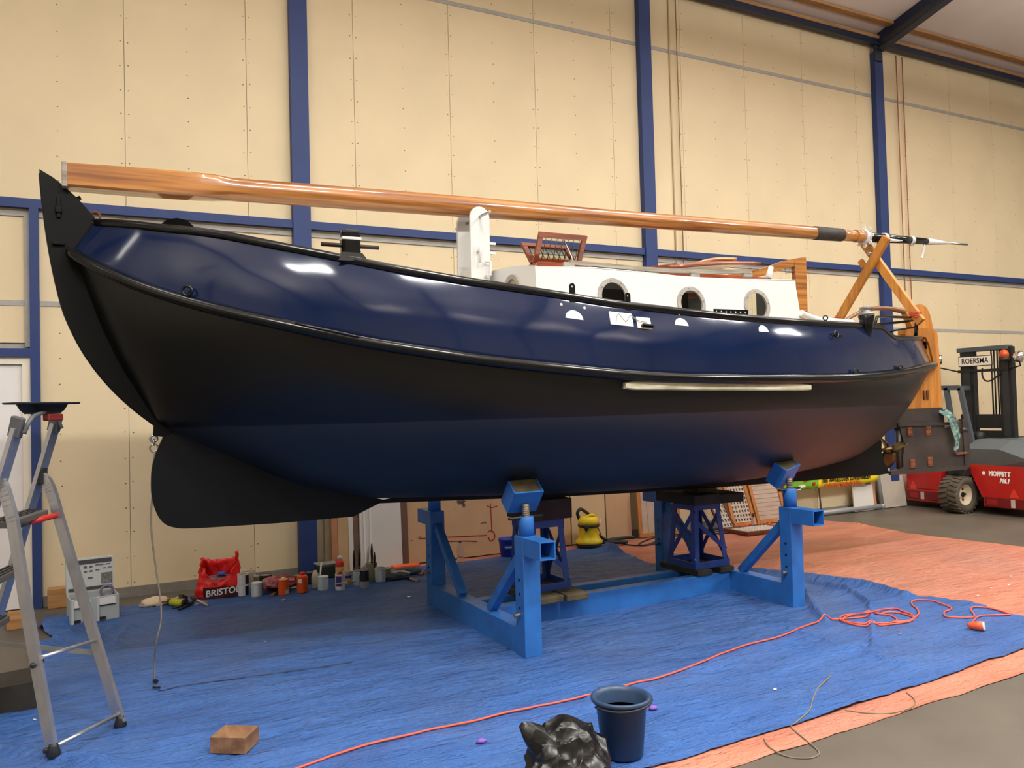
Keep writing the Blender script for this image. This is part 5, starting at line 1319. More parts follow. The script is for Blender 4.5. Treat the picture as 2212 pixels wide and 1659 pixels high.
# red carrier bag
rc = (flg(430, 1284)+flg(520, 1282))/2; rc = Vector((1.07, 8.56, FZ))
rbag = thing('carrier_bag', 'bright red plastic carrier bag standing open by the wall', 'bag', rc)
uxr = Vector((.97, -.25, 0)).normalized(); uyr = Vector((.25, .97, 0))
def rtop(a):
    c_, s_ = math.cos(a), math.sin(a)       # a=0 right, pi left, -pi/2 front
    z = .27+.16*max(0, c_)**3+.10*max(0, -c_)**3
    z -= .10*max(0, -s_)**2; z += .07*max(0, s_)
    return z
n_ = 64; rows = []
for lv in range(11):
    f = lv/10; row = []
    for k in range(n_):
        a = 2*math.pi*k/n_; c_, s_ = math.cos(a), math.sin(a); m_ = (abs(c_)**4+abs(s_)**4)**-.25
        hw_ = .215*(1-.30*f**1.3); hd_ = .12*(1-.35*f)
        cr_ = .012*noise.noise(Vector((c_*4, s_*4, f*5)))*(1+f)*1.6
        tw_ = .05*f*f*(1 if c_ > 0 else .2)
        row.append(rc+uxr*(c_*m_*hw_+cr_+tw_*.6)+uyr*(s_*m_*hd_+cr_)+Vector((0, 0, f*rtop(a))))
    rows.append(row)
g = MB(); g.grid(rows, True, closed=True); g.f.append(list(range(n_))[::-1]); g.sm.append(False); g.mi.append(0)
M_redbag = mat('red_plastic_bag', (222, 30, 26), 0.32, bump=(9, .5, 4, .02)); M_redbag.use_backface_culling = False
rb0 = g.build('bag_sheet', M_redbag, rbag, solid=.002)
g = MB(); g.ball(rc+Vector((0, 0, .16)), .12, 10, (1.3, .7, .35)); g.build('bag_lining', mat('grey_bag_inside', (120, 92, 96), .6), rbag)
o = crumple_obj('blue_scrap', mat('blue_scrap', (40, 90, 190), .5), None, rc+Vector((.02, -.05, .215)), .04, .03, .02, 4, .3, sub=2); tag(o, 'small blue scrap lying on top inside the red bag', 'scrap')
fr_c = rc-uyr*.125+uxr*.035+Vector((0, 0, .055))
g = MB(); g.obox(fr_c+Vector((-.0, 0, .0)), uxr, (0, 0, 1), uyr, .165, .048, .0015); g.build('printed_band', mat('dark_print', (60, 18, 20), .45), rbag)
lettering('lettering', 'BRISTOL', .085, frame(fr_c-uyr*.004+uxr*.015, uxr+Vector((0, 0, .10)), (0, 0, 1)), M_flake, rbag, .001, .15, 1.0, .002)

# tins, bottles and pots
def tin(px, py, r, hgt, body, band, lid_c, label, metal=True, cat='tin', name='paint_tin', zoff=0.0, opened=False, y_band=(.12, .88), bandarc=None):
    p = flg(px, py) if not isinstance(px, Vector) else px
    p = p+Vector((0, r*.6, 0)) if not isinstance(px, Vector) else p
    t = thing(name, label, cat, p)
    g = MB(); g.lathe([(r*.97, 0), (r, .004), (r, hgt-.006), (r*1.02, hgt-.003), (r*1.02, hgt), (r*.92, hgt), (r*.92, hgt-.008), (0, hgt-.008)], p, 24); g.build('tin_body', body, t)
    if band:
        g = MB(); n = 25; a0, a1 = bandarc or (0, 2*math.pi); rows = [[p+Vector((r*1.006*math.cos(a0+(a1-a0)*k/(n-1)), r*1.006*math.sin(a0+(a1-a0)*k/(n-1)), hgt*f)) for k in range(n)] for f in y_band]
        g.grid(rows, True); g.build('tin_label', band, t)
    if lid_c and not opened:
        g = MB(); g.lathe([(r*.9, hgt-.007), (r*.9, hgt-.003), (r*.78, hgt-.001), (0, hgt-.001)], p, 24); g.build('tin_lid', lid_c, t)
    return t
Lt = lambda n, c, r=.4, m=0.0, v=None: mat(n, c, r, m, var=v)
M_tinw = Lt('white_tin', (226, 226, 224)); M_tinb = Lt('tin_black_print', (28, 24, 26)); M_tinlid = Lt('dull_tin_lid', (150, 146, 134), .4, .7); M_pale = Lt('pale_blue_tin', (196, 212, 216)); M_creamt = Lt('cream_tin', (196, 188, 168), .5); M_olive = Lt('olive_tin', (150, 146, 112), .5)
M_org = Lt('orange_tin', (232, 92, 30)); M_dkt = Lt('dark_slate_tin', (48, 56, 62), .4); M_purp = Lt('purple_print', (74, 48, 120))
front = (-2.6, -1.3)
b1 = flg(526, 1287)+Vector((0, .03, 0))
tin(b1, 0, .054, .105, M_tinw, M_tinb, M_tinlid, 'white and black tin at the bottom of the stacked pair beside the red bag', y_band=(.05, .9), bandarc=(-1.3, .6))
tin(b1+Vector((0.002, 0, .106)), 0, .054, .105, M_tinw, M_tinb, M_tinlid, 'white and black tin on top of the stacked pair beside the red bag', y_band=(.1, .9), bandarc=(-1.3, .6))
tin(556, 1289, .052, .135, M_pale, M_tinw, M_tinw, 'pale blue tin with a white lid standing in front of the dark slate pot', y_band=(.1, .8), bandarc=(-2.2, -1.5))
tin(540, 1268, .07, .16, M_creamt, None, M_tinlid, 'cream paint tin behind the stacked pair of tins')
tin(560, 1270, .05, .12, M_olive, None, M_tinlid, 'olive tin standing between the cream tin and the slate pot')
tin(576, 1274, .062, .145, M_dkt, M_flake, M_tinlid, 'dark slate paint pot with a bright lid', y_band=(.05, .25), bandarc=(-1.9, -1.6))
tin(614, 1285, .055, .15, M_org, M_creamt, M_creamt, 'orange tin with a cream rag stuffed in its lid', y_band=(.05, .35), bandarc=(-1.4, .3))
t = tin(655, 1280, .053, .145, M_org, M_tinw, None, 'orange screw top bottle with white label standing next to the orange tin', cat='bottle', name='thinner_bottle', y_band=(.68, .95), bandarc=(-2.7, -1.9))
p = ORG[t.name]; g = MB(); g.lathe([(.052, .145), (.045, .165), (.024, .172)], p, 20); g.build('bottle_shoulder', M_org, t); g = MB(); g.lathe([(.026, .17), (.026, .195), (.02, .198), (0, .198)], p, 16); g.build('bottle_cap', M_redpl, t)
g = MB(); g.ball(ORG['paint_tin.006'] + Vector((0, 0, .155)) if 'paint_tin.006' in ORG else p, .025, 8, (1, 1, .6)); tag(g.build('rag_wad', mat('cream_cloth', (214, 196, 164), .8)), 'cream cloth wad on top of the orange tin', 'rag')
o = crumple_obj('towel', mat('pink_striped_towel', (196, 140, 140), .85, var=(14, .5, 3), c2=(128, 30, 40)), None, fl(600, 1258, .12), .13, .08, .05, 21, .4, sub=4, flatz=-.05); tag(o, 'pink striped towel heaped on the wine red cloth', 'towel')
o = crumple_obj('red_cloth', mat('wine_red_cloth', (120, 22, 34), .85), None, fl(604, 1264, .05), .17, .10, .08, 23, .3, sub=4, flatz=-.045); tag(o, 'wine red cloth heaped behind the orange tins', 'cloth')
tin(645, 1264, .04, .10, M_olive, mat('yellow_print', (200, 180, 50), .5), M_tinlid, 'small olive tin with a yellow label behind the orange bottle', y_band=(.3, .7))
def lidflat(px, py, r, mt, label):
    p = fl(px, py, FZ+.004); g = MB(); g.lathe([(r*.95, 0), (r, .004), (r, .010), (r*.85, .012), (r*.8, .008), (0, .008)], p, 22); return tag(g.build('tin_lid', mt), label, 'lid')
lidflat(631, 1270, .05, M_creamt, 'loose cream tin lid lying between the orange tin and the bottle')
lidflat(600, 1271, .035, mat('yellow_lid', (214, 184, 50), .5), 'loose yellow lid lying beside the dark slate pot')
t = thing('paint_brush', 'old paint brush with brown wooden handle lying in front of the slate pot', 'brush', flg(592, 1283)); g = MB(); g.tube([fl(588, 1286, .035), fl(598, 1279, .035)], [.018, .014], 8); g.build('brush_handle', mat('brown_handle', (118, 92, 70), .6), t); g = MB(); g.beam(fl(598, 1279, .035), fl(604, 1275, .035), .04, .02); g.build('bristles', M_darkbrown, t)
def bottle(px, py, prof, mt, capprof, capm, label, bands=(), name='bottle', cat='bottle', back=.03):
    p = flg(px, py)+Vector((0, back, 0)); t = thing(name, label, cat, p)
    g = MB(); g.lathe(prof, p, 22); g.build('bottle_body', mt, t)
    if capprof: g = MB(); g.lathe(capprof, p, 16); g.build('bottle_cap', capm, t)
    for za, zb, r, m_ in bands:
        g = MB(); g.lathe([(r, za), (r, zb)], p, 22); g.f = g.f[:-2]; g.sm = g.sm[:-2]; g.mi = g.mi[:-2]; g.build('bottle_label', m_, t)
    return t
M_clear = mat('clear_plastic', (226, 228, 226), 0.15, trans=.7, ior=1.2)
bottle(683, 1272, [(.036, 0), (.038, .01), (.038, .12), (.03, .15), (.016, .165), (.016, .18)], M_creamt, None, None, 'cloudy cream bottle without a cap beside a pale blue tin')
tin(700, 1275, .053, .135, M_pale, M_tinw, M_tinw, 'pale blue tin with a white lid standing beside the cream bottle', y_band=(.1, .8), bandarc=(-1.4, -.8))
stick('stirring_stick', (690, 1268), (695, 1262), .008, M_tinw, 'white stirring stick standing in a pot by the column', 'stick', .05, zb=.22)
tin(672, 1262, .055, .12, M_dkt, None, M_tinlid, 'small dark tin at the foot of the blue column')
# dark green tub with papers
p = flg(711, 1250)+Vector((0, .1, 0)); t = thing('plastic_tub', 'dark green square tub with papers on top at the column foot', 'tub', p); g = MB(); g.box((p.x-.11, p.y-.09, p.z), (p.x+.11, p.y+.09, p.z+.14), .015); g.build('tub_body', mat('dark_green_plastic', (30, 44, 42), .45), t)
g = MB(); g.box((p.x-.12, p.y-.08, p.z+.14), (p.x+.10, p.y+.08, p.z+.155), .003); tag(g.build('magazine', mat('grey_paper', (140, 138, 130), .6, var=(12, .4))), 'grey magazine lying on the dark green tub', 'magazine')
bottle(736, 1255, [(.044, 0), (.045, .01), (.045, .17), (.04, .2), (.02, .225)], M_redpl, [(.022, .225), (.022, .255), (.018, .26), (0, .26)], M_tinw, 'red bottle with a white cap and yellow label behind the purple tin', [(.06, .15, .0455, mat('yellow_label2', (220, 190, 110), .5))])
t = tin(737, 1275, .05, .16, M_tinw, M_purp, M_tinlid, 'white and purple tin with a red cap', y_band=(.25, .9), bandarc=(-2.8, -1.6))
p = ORG[t.name]; g = MB(); g.lathe([(.022, .158), (.022, .178), (.0, .18)], p, 14); g.build('tin_cap', M_redpl, t)
tin(752, 1262, .045, .13, M_creamt, M_purp, M_tinlid, 'cream tin with a torn label just behind the purple tin', y_band=(.5, .7))
for x, lb in ((742, 'long pale brush lying across the white and purple tin'), ):
    t = thing('paint_brush', lb, 'brush', flg(x, 1262)); g = MB(); g.tube([fl(724, 1262, .19), fl(766, 1255, .16)], [.006, .010], 8); g.build('brush_handle', mat('pale_wood', (206, 186, 158), .6), t); g = MB(); g.beam(fl(752, 1258, .195), fl(760, 1256, .198), .012, .03); g.build('bristles', M_oak, t)
tin(778, 1264, .062, .14, M_pale, Lt('red_blue_print', (110, 130, 160)), M_dkt, 'pale tin with a red and blue print and a blackened lid', y_band=(.1, .75), bandarc=(-1.8, -.9))
bottle(790, 1272, [(.042, 0), (.044, .006), (.044, .17), (.036, .20), (.018, .215)], M_clear, [(.019, .215), (.019, .245), (0, .248)], M_tinw, 'clear plastic bottle with a black label and white cap', [(.075, .185, .0448, M_tinb)])
tin(805, 1256, .06, .19, M_olive, None, None, 'olive tin crowded with brushes beside the clear bottle', opened=True)
jp = ORG['paint_tin.013'] if 'paint_tin.013' in ORG else flg(805, 1256)
random.seed(11)
for k, (x, y, ht_) in enumerate([(768, 1252, .30), (779, 1250, .31), (795, 1252, .33), (807, 1250, .36), (812, 1252, .28)]):
    p = fl(x, y, FZ+.02)+Vector((0, .05, 0)); q = p+Vector((random.uniform(-.02, .03), 0, ht_)); lb = ['short dark brush standing on end behind the printed tin', 'slim dark brush standing beside the short one', 'brush with a looped handle standing behind the clear bottle', 'tallest black handled brush standing in the olive tin', 'stubby brush standing beside the tallest brush'][k]
    t = thing('standing_brush', lb, 'brush', p); g = MB(); g.tube([p.lerp(q, .4), p.lerp(q, .8), q], [.010, .014, .006], 8); g.build('brush_handle', M_blkpl if k != 2 else M_creamt, t); g = MB(); g.tube([p, p.lerp(q, .4)], [.016, .014], 8); g.build('bristles', M_olive if k > 2 else M_darkbrown, t)
tin(824, 1257, .055, .145, M_pale, M_tinw, M_dkt, 'pale blue tin with paint runs standing at the end of the row', y_band=(.1, .8), bandarc=(-2.2, -1.6))
tin(838, 1250, .05, .11, M_olive, None, None, 'open glass jar with yellow remains behind the last pale tin', cat='jar', name='glass_jar', opened=True)
# things lying right of the tins
o = crumple_obj('work_glove', mat('dark_glove', (44, 60, 66), .8), None, fl(853, 1246, .045), .12, .07, .035, 31, .4, sub=3, flatz=-.025); tag(o, 'dark work glove lying right of the tins', 'glove')
o = crumple_obj('pale_rag', mat('pale_rag', (196, 192, 176), .8), None, fl(866, 1240, .045), .08, .05, .03, 33, .4, sub=3, flatz=-.02); tag(o, 'pale rag lying beside the dark glove', 'rag')
o = crumple_obj('green_cloth', mat('green_grey_cloth', (60, 84, 96), .8), None, fl(880, 1236, .045), .13, .06, .04, 35, .4, sub=3, flatz=-.02); tag(o, 'green grey cloth lying between the rag and the wall', 'cloth')
stick('screwdriver', (893, 1232), (912, 1242), .010, M_redpl, 'red handled screwdriver lying behind the file', 'screwdriver')
t = thing('knife', 'small knife with a pale wooden handle lying on the tarpaulin', 'knife', flg(893, 1250)); g = MB(); g.tube([fl(886, 1250, .035), fl(904, 1255, .035)], [.014, .018], 8); g.build('knife_handle', mat('pale_handle', (170, 140, 112), .5), t); g = MB(); g.beam(fl(872, 1247, .035), fl(886, 1250, .035), .012, .03); g.build('knife_blade', M_blkpl, t)
stick('black_file', (915, 1240), (925, 1226), .012, M_blkpl, 'black file lying against the cradle post foot', 'file')
g = MB(); g.box((2.98, 8.82, .012), (3.30, 8.94, .04), .006); tag(g.build('orange_tray', mat('orange_tray', (240, 106, 56), .5)), 'flat orange tray lying at the wall behind the tins', 'tray')
# clear bottle standing alone
bottle(995, 1218, [(.04, 0), (.042, .008), (.042, .07), (.034, .09), (.04, .11), (.04, .16), (.03, .20), (.014, .235), (.014, .245)], mat('clear_pet', (232, 236, 234), 0.1, trans=.9, ior=1.15), [(.016, .245), (.016, .262), (0, .264)], M_dkt, 'empty clear water bottle standing alone near the stained board', back=.0)
# blue pail
p = flg(1106, 1204)+Vector((0, .1, 0)); t = thing('blue_pail', 'bright blue plastic pail standing by the stained board', 'pail', p)
M_pail = mat('bright_blue_plastic', (30, 54, 160), .4)
g = MB(); g.lathe([(.085, 0), (.09, .004), (.112, .20), (.116, .205), (.116, .215), (.108, .214), (.086, .012), (0, .01)], p, 30); g.build('pail_body', M_pail, t)
g = MB(); g.torus(p+Vector((0, 0, .14)), (0, 0, 1), .106, .003); g.torus(p+Vector((0, 0, .10)), (0, 0, 1), .102, .003); g.build('pail_ridge', M_pail, t)
for k in range(7): g = MB(); a = -2.35+k*.14; g.obox(p+Vector((.105*math.cos(a), .105*math.sin(a), .122)), (-math.sin(a), math.cos(a), 0), (0, 0, 1), (math.cos(a), math.sin(a), 0), .005, .009, .0015); g.build('worn_print', M_pale, t)

# yellow wet-and-dry vacuum cleaner
p = flg(1285, 1183)+Vector((.0, .13, 0)); t = thing('vacuum_cleaner', 'yellow wet and dry vacuum cleaner with black hose by the wall', 'vacuum cleaner', p)
M_yel = mat('yellow_plastic', (238, 208, 40), .35)
g = MB(); g.lathe([(.155, .0), (.165, .01), (.165, .035), (.16, .04)], p, 32); g.build('vacuum_base', M_blkpl, t)
g = MB(); g.lathe([(.16, .04), (.172, .05), (.172, .075), (.135, .105), (.128, .14), (.126, .245), (.13, .25)], p, 32); g.build('vacuum_tank', M_yel, t)
g = MB(); g.lathe([(.135, .25), (.137, .255), (.137, .275), (.134, .28)], p, 32); g.build('black_seal', M_blkpl, t)
g = MB(); g.lathe([(.134, .28), (.132, .32), (.118, .36), (.09, .378), (0, .38)], p, 32); hd0 = g.build('vacuum_head', M_yel, t)
g = MB(); g.tube(smooth_path([p+Vector((-.06, -.05, .37)), p+Vector((-.03, -.06, .395)), p+Vector((.04, -.06, .395)), p+Vector((.08, -.05, .355))], 5), .018, 8); g.build('carry_handle', M_yel, hd0)
dirc = Vector((-p.x*.28, -p.y, 0)).normalized()
g = MB(); c_ = p+Vector((-.10, -.10, .25)); g.ball(c_, .035, 10, (.7, .7, 1.2)); g.build('clamp_latch', M_blkpl, t)
g = MB(); g.box((p.x+.085, p.y-.115, p.z+.31), (p.x+.115, p.y-.105, p.z+.345)); g.build('maker_plate', M_flake, hd0)
g = MB(); g.tube(smooth_path([p+Vector((-.08, .08, .33)), p+Vector((-.13, .05, .42)), p+Vector((-.08, .06, .47)), p+Vector((.0, .08, .43)), p+Vector((.08, .12, .38)), p+Vector((.14, .14, .28)), p+Vector((.18, .10, .14)), p+Vector((.30, .03, .04)), p+Vector((.42, -.10, .03)), p+Vector((.46, -.16, .03)), p+Vector((.40, -.16, .03)), p+Vector((.22, -.04, .03)), p+Vector((.2, .05, .03)), p+Vector((.5, .12, .03)), p+Vector((.75, .08, .03))], 8), .021, 10); hs = g.build('suction_hose', M_blkpl, t)
g = MB(); g.tube(smooth_path([p+Vector((.06, -.12, .25)), p+Vector((.10, -.13, .15)), p+Vector((.16, -.12, .06)), p+Vector((.25, -.15, .03))], 5), .005, 6); g.build('power_cord', M_blkpl, t)
# black and orange leads on the floor near the frames
g = MB(); g.tube(smooth_path([fl(x, y, .02) for x, y in [(1330, 1172), (1368, 1178), (1400, 1176), (1420, 1168), (1450, 1160), (1490, 1152), (1440, 1170), (1380, 1178), (1412, 1162), (1500, 1150), (1560, 1148)]], 6), .009, 6); tag(g.build('black_lead', M_blkpl), 'black power lead tangled on the orange tarpaulin by the framed panel', 'cable')
g = MB(); g.tube(smooth_path([fl(x, y, .02) for x, y in [(1500, 1150), (1530, 1146), (1565, 1142), (1590, 1146), (1560, 1152), (1520, 1152), (1505, 1148), (1545, 1143), (1572, 1148)]], 6), .012, 6); tag(g.build('black_hose', M_blkpl), 'coiled black hose lying left of the floor grating', 'hose')
g = MB(); g.tube(smooth_path([fl(x, y, .03) for x, y in [(1600, 1136), (1625, 1132), (1650, 1128), (1662, 1130), (1640, 1136), (1612, 1137), (1630, 1128), (1655, 1126), (1668, 1133)]], 6), .007, 6); tag(g.build('orange_lead', M_cab), 'orange lead coiled between the grating and the slatted panel', 'cable')
o = bottle(1628, 1140, [(.03, .0), (.032, .006), (.032, .09), (.012, .14), (.012, .15)], M_clear, [(.013, .15), (.013, .2), (0, .205)], M_blkpl, 'spray bottle standing on the floor grating', back=.0)
# ================================================================ boards leaning on the wall
def lean(name, x0, x1, hgt, thick, foot, mt, label, y_top=None, cat='board'):
    """board leaning on the wall, foot 'foot' metres out"""
    yf = WALL_Y-.035-foot; yt = WALL_Y-.035-thick if y_top is None else y_top
    zt = hgt
    g = MB(); n = Vector((0, zt, yf-yt)).normalized()
    a = [Vector((x0, yf-thick, .012)), Vector((x1, yf-thick, .012)), Vector((x1, yt-thick*.2, zt)), Vector((x0, yt-thick*.2, zt))]
    off = Vector((0, thick*.9, 0.0)); g.add(a+[p+off for p in a], [(0, 1, 2, 3), (7, 6, 5, 4), (0, 4, 5, 1), (1, 5, 6, 2), (2, 6, 7, 3), (3, 7, 4, 0)])
    return tag(g.build(name, mt), label, cat)
M_b1 = mat('grey_brown_board', (150, 132, 106), .7, var=(5, .2)); M_b2 = mat('orange_brown_board', (186, 130, 92), .6, var=(4, .15)); M_b3 = mat('tan_board', (196, 162, 122), .6, var=(3, .12)); M_b4 = mat('brown_board', (128, 100, 84), .6, var=(6, .25)); M_b5 = mat('off_white_panel', (216, 212, 204), .5, var=(3, .05))
bx = lambda px: at(px, 1200, WALL_Y-.10).x
lean('leaning_board', bx(703), bx(717), 1.25, .02, .03, M_b1, 'narrow grey brown board leaning right beside the blue column')
lean('leaning_board', bx(717), bx(730), 1.4, .03, .05, M_b2, 'narrow orange brown board leaning beside the grey brown one')
lean('leaning_board', bx(731), bx(754), 1.3, .02, .06, M_b3, 'tan board leaning between the orange brown one and the white strip')
lean('leaning_board', bx(754), bx(764), 1.2, .02, .07, M_b5, 'narrow white strip leaning between tan and brown boards')
lean('leaning_board', bx(765), bx(776), 1.3, .02, .06, M_b4, 'narrow brown board leaning between white strip and white panel')
x0, x1 = bx(777), bx(866); t = thing('door_blank', 'large off white panel with moulded edge leaning against the wall', 'panel', ((x0+x1)/2, WALL_Y-.1, .012))
g = MB(); g.add([(x0, WALL_Y-.16, .012), (x1, WALL_Y-.16, .012), (x1, WALL_Y-.075, 1.5), (x0, WALL_Y-.075, 1.5), (x0, WALL_Y-.125, .012), (x1, WALL_Y-.125, .012), (x1, WALL_Y-.04, 1.5), (x0, WALL_Y-.04, 1.5)], [(0, 1, 2, 3), (7, 6, 5, 4), (0, 4, 5, 1), (1, 5, 6, 2), (2, 6, 7, 3), (3, 7, 4, 0)]); g.build('panel_face', M_b5, t)
for k in (.05, .12): g = MB(); g.beam((x0+k, WALL_Y-.165, .02), (x0+k, WALL_Y-.08, 1.5), .02, .012, up=(0, 1, 0)); g.build('moulding', M_tinw, t)
lean('leaning_board', bx(867), bx(882), 1.35, .02, .07, mat('brown_board_red', (116, 88, 72), .6, var=(6, .25)), 'brown board with a red painted line leaning beside the white panel')
def stained():
    m = mat('stained_plywood', (206, 168, 128), .6, var=(2, .12)); nt = m.node_tree; N = nt.nodes; L = nt.links; b = N['Principled BSDF']; src = b.inputs['Base Color'].links[0].from_socket
    tc = N.new('ShaderNodeTexCoord')
    def layer(src, sc, stretch, thr, col, seed):
        mp = N.new('ShaderNodeMapping'); mp.inputs['Scale'].default_value = stretch; mp.inputs['Location'].default_value = (seed, seed*.7, seed*1.3); L.new(tc.outputs['Object'], mp.inputs[0])
        nz = N.new('ShaderNodeTexNoise'); nz.inputs['Scale'].default_value = sc; nz.inputs['Detail'].default_value = 5; L.new(mp.outputs[0], nz.inputs['Vector'])
        rp = N.new('ShaderNodeValToRGB'); rp.color_ramp.elements[0].position = thr; rp.color_ramp.elements[1].position = thr+.03; L.new(nz.outputs['Fac'], rp.inputs[0])
        mx = N.new('ShaderNodeMix'); mx.data_type = 'RGBA'; L.new(rp.outputs[0], mx.inputs[0]); L.new(src, mx.inputs[6]); mx.inputs[7].default_value = (*lin(col), 1); return mx.outputs[2]
    s = layer(src, 3.0, (1, 1, 1), .64, (88, 76, 66), 3.0); s = layer(s, 7.0, (.5, 1, 1.2), .67, (70, 62, 58), 9.0)
    L.new(s, b.inputs['Base Color']); return m
x0, x1 = bx(882), bx(1235)
pb = lean('stained_board', x0, x1, 1.22, .018, .05, stained(), 'wide plywood board with dark and red paint stains leaning on the wall')
M_redp = mat('red_paint_stroke', (168, 34, 36), .5)
for pts in ([(905, 1163), (940, 1161), (1000, 1158), (1050, 1156)], [(955, 1170), (1000, 1168), (1030, 1169)], [(1052, 1092), (1062, 1096), (1074, 1093)], [(1060, 1087), (1061, 1120), (1062, 1150)], [(1053, 1150), (1058, 1146), (1066, 1150), (1068, 1160), (1060, 1168), (1054, 1160)], [(950, 1090), (948, 1110), (944, 1125)]):
    g = MB(); P = [at(x, y, WALL_Y-.085) for x, y in pts]
    for i_, q in enumerate(P): q.y = WALL_Y-.035-.05*(1-max(0, q.z)/1.22)-.0195-.0005
    g.tube(smooth_path(P, 4), .006, 5); o = g.build('red_paint_stroke', M_redp); o.parent = pb; o.location = ORG[o.name]-ORG[pb.name]
# pale panel right of the vacuum
lean('leaning_board', bx(1238), bx(1311), 1.3, .02, .04, mat('cream_board', (214, 188, 148), .6, var=(2, .08)), 'plain cream board leaning on the wall behind the vacuum cleaner')
lean('leaning_board', bx(1313), bx(1366), 1.3, .02, .05, mat('tan_sheet', (206, 170, 132), .6, var=(2, .12)), 'plain tan board leaning between the vacuum and the framed panel')

# framed slatted panels, gratings
M_frame = mat('orange_wood_frame', (196, 132, 72), .55, var=(4, .25), stretch=(4, 4, 1)); M_slat = mat('whitewashed_slat', (196, 178, 160), .7, var=(6, .15)); M_latt = mat('whitened_lattice', (206, 194, 180), .7, var=(8, .12)); M_darkw = mat('red_brown_wood', (120, 66, 44), .6, var=(6, .3))
def framed(name, A, B, height, lean_, label, mode, fw=.055, cat='panel', slope=0.0, mf=None, tiltx=0.0):
    """A,B: foot points left/right on the floor; panel leans back by lean_ (m over its height)"""
    A = Vector((A[0], A[1], .014)); B = Vector((B[0], B[1], .014)); ux = (B-A); wd = ux.length; ux.normalize(); nrm = Vector((ux.y, -ux.x, 0)); up = Vector((0, 0, height))-nrm*lean_+ux*tiltx; ln = up.length; up.normalize(); nn = ux.cross(up).normalized()
    if nn.y > 0: nn = -nn
    t = thing(name, label, cat, (A+B)/2)
    def P(u, v, w=0): return A+ux*u+up*v+nn*w
    def bar(g, u0, u1, v0, v1, w0, w1, b=0): g.obox(P((u0+u1)/2, (v0+v1)/2, (w0+w1)/2), ux, up, nn, (u1-u0)/2, (v1-v0)/2, (w1-w0)/2, b); return g
    for nm, u0, u1, v0, v1 in (('frame_stile', 0, fw, 0, ln), ('frame_stile', wd-fw, wd, 0, ln), ('frame_rail', fw, wd-fw, 0, fw), ('frame_rail', fw, wd-fw, ln-fw, ln)):
        bar(MB(), u0, u1, v0, v1, -.012, .022, .003).build(nm, mf or M_frame, t)
    if mode == 'vslat':
        n = max(3, int((wd-2*fw)/.095))
        for k in range(n): w_ = (wd-2*fw)/n; bar(MB(), fw+w_*k+.002, fw+w_*(k+1)-.002, fw, ln-fw, -.008, .006+.002*(k % 2)).build('slat', M_slat, t)
    elif mode == 'hslat':
        n = int((ln-2*fw)/.062)
        for k in range(n): w_ = (ln-2*fw)/n; bar(MB(), fw, wd-fw, fw+w_*k+.0025, fw+w_*(k+1)-.0025, -.008, .006+.003*(k % 2)).build('slat', M_slat, t)
    elif mode == 'lattice':
        n = int(round((wd-2*fw)/.052)); m_ = int((ln-2*fw)/.062)
        for k in range(n+1): c_ = fw+(wd-2*fw)*k/n; bar(MB(), c_-.012, c_+.012, fw, ln-fw, -.006, .008).build('grating_bar', M_latt, t)
        for k in range(m_+1): c_ = fw+(ln-2*fw)*k/m_; bar(MB(), fw, wd-fw, c_-.014, c_+.014, -.004, .010).build('grating_bar', M_latt, t)
    return t
gA, gB = fl(1375, 1163), fl(1452, 1158)
framed('framed_panel', (gA.x, 8.93), (gA.x+.68, 8.90), 1.25, .10, 'wooden framed panel of whitewashed vertical slats leaning on the wall', 'vslat')
q0, q1 = fl(1577, 1139), fl(1623, 1131)
framed('deck_grating', (q0.x, 8.92), (q0.x+.42, 8.90), 1.15, .12, 'narrow wooden deck grating with square holes leaning on the wall', 'lattice', tiltx=-.25)
framed('deck_grating', (7.74, 8.80), (8.0, 8.78), .62, .16, 'small tilted lattice grating leaning beside the tall narrow grating', 'lattice', mf=M_darkw, tiltx=-.22, fw=.03)
framed('slatted_panel', (8.52, 8.90), (9.10, 8.88), 1.15, .12, 'wooden framed panel of horizontal slats leaning on the wall', 'hslat', tiltx=-.22)
lean('leaning_board', 9.11, 9.19, 1.1, .02, .08, M_b3, 'tan board leaning between the slatted panel and the pipe frame')
# grating lying on the floor
ga, gb, gc = fl(1574, 1152, .05), fl(1606, 1156, .05), fl(1702, 1146, .05)
t = thing('floor_grating', 'wooden deck grating lying flat on the orange tarpaulin', 'grating', (8.0, 8.42, .014))
X0g, X1g, Y0g, Y1g = 7.68, 8.42, 8.20, 8.66
for nm, a, b in (('frame_rail', (X0g, Y0g), (X1g, Y0g+.05)), ('frame_rail', (X0g, Y1g-.05), (X1g, Y1g)), ('frame_stile', (X0g, Y0g+.05), (X0g+.05, Y1g-.05)), ('frame_stile', (X1g-.05, Y0g+.05), (X1g, Y1g-.05))):
    g = MB(); g.box((a[0], a[1], .014), (b[0], b[1], .06), .004); g.build(nm, M_darkw, t)
for k in range(1, 12): x = X0g+.05+(X1g-X0g-.1)*k/12; g = MB(); g.box((x-.012, Y0g+.05, .034), (x+.012, Y1g-.05, .056)); g.build('grating_bar', M_latt, t)
for k in range(1, 7): y = Y0g+.05+(Y1g-Y0g-.1)*k/7; g = MB(); g.box((X0g+.05, y-.012, .03), (X1g-.05, y+.012, .058)); g.build('grating_bar', M_latt, t)

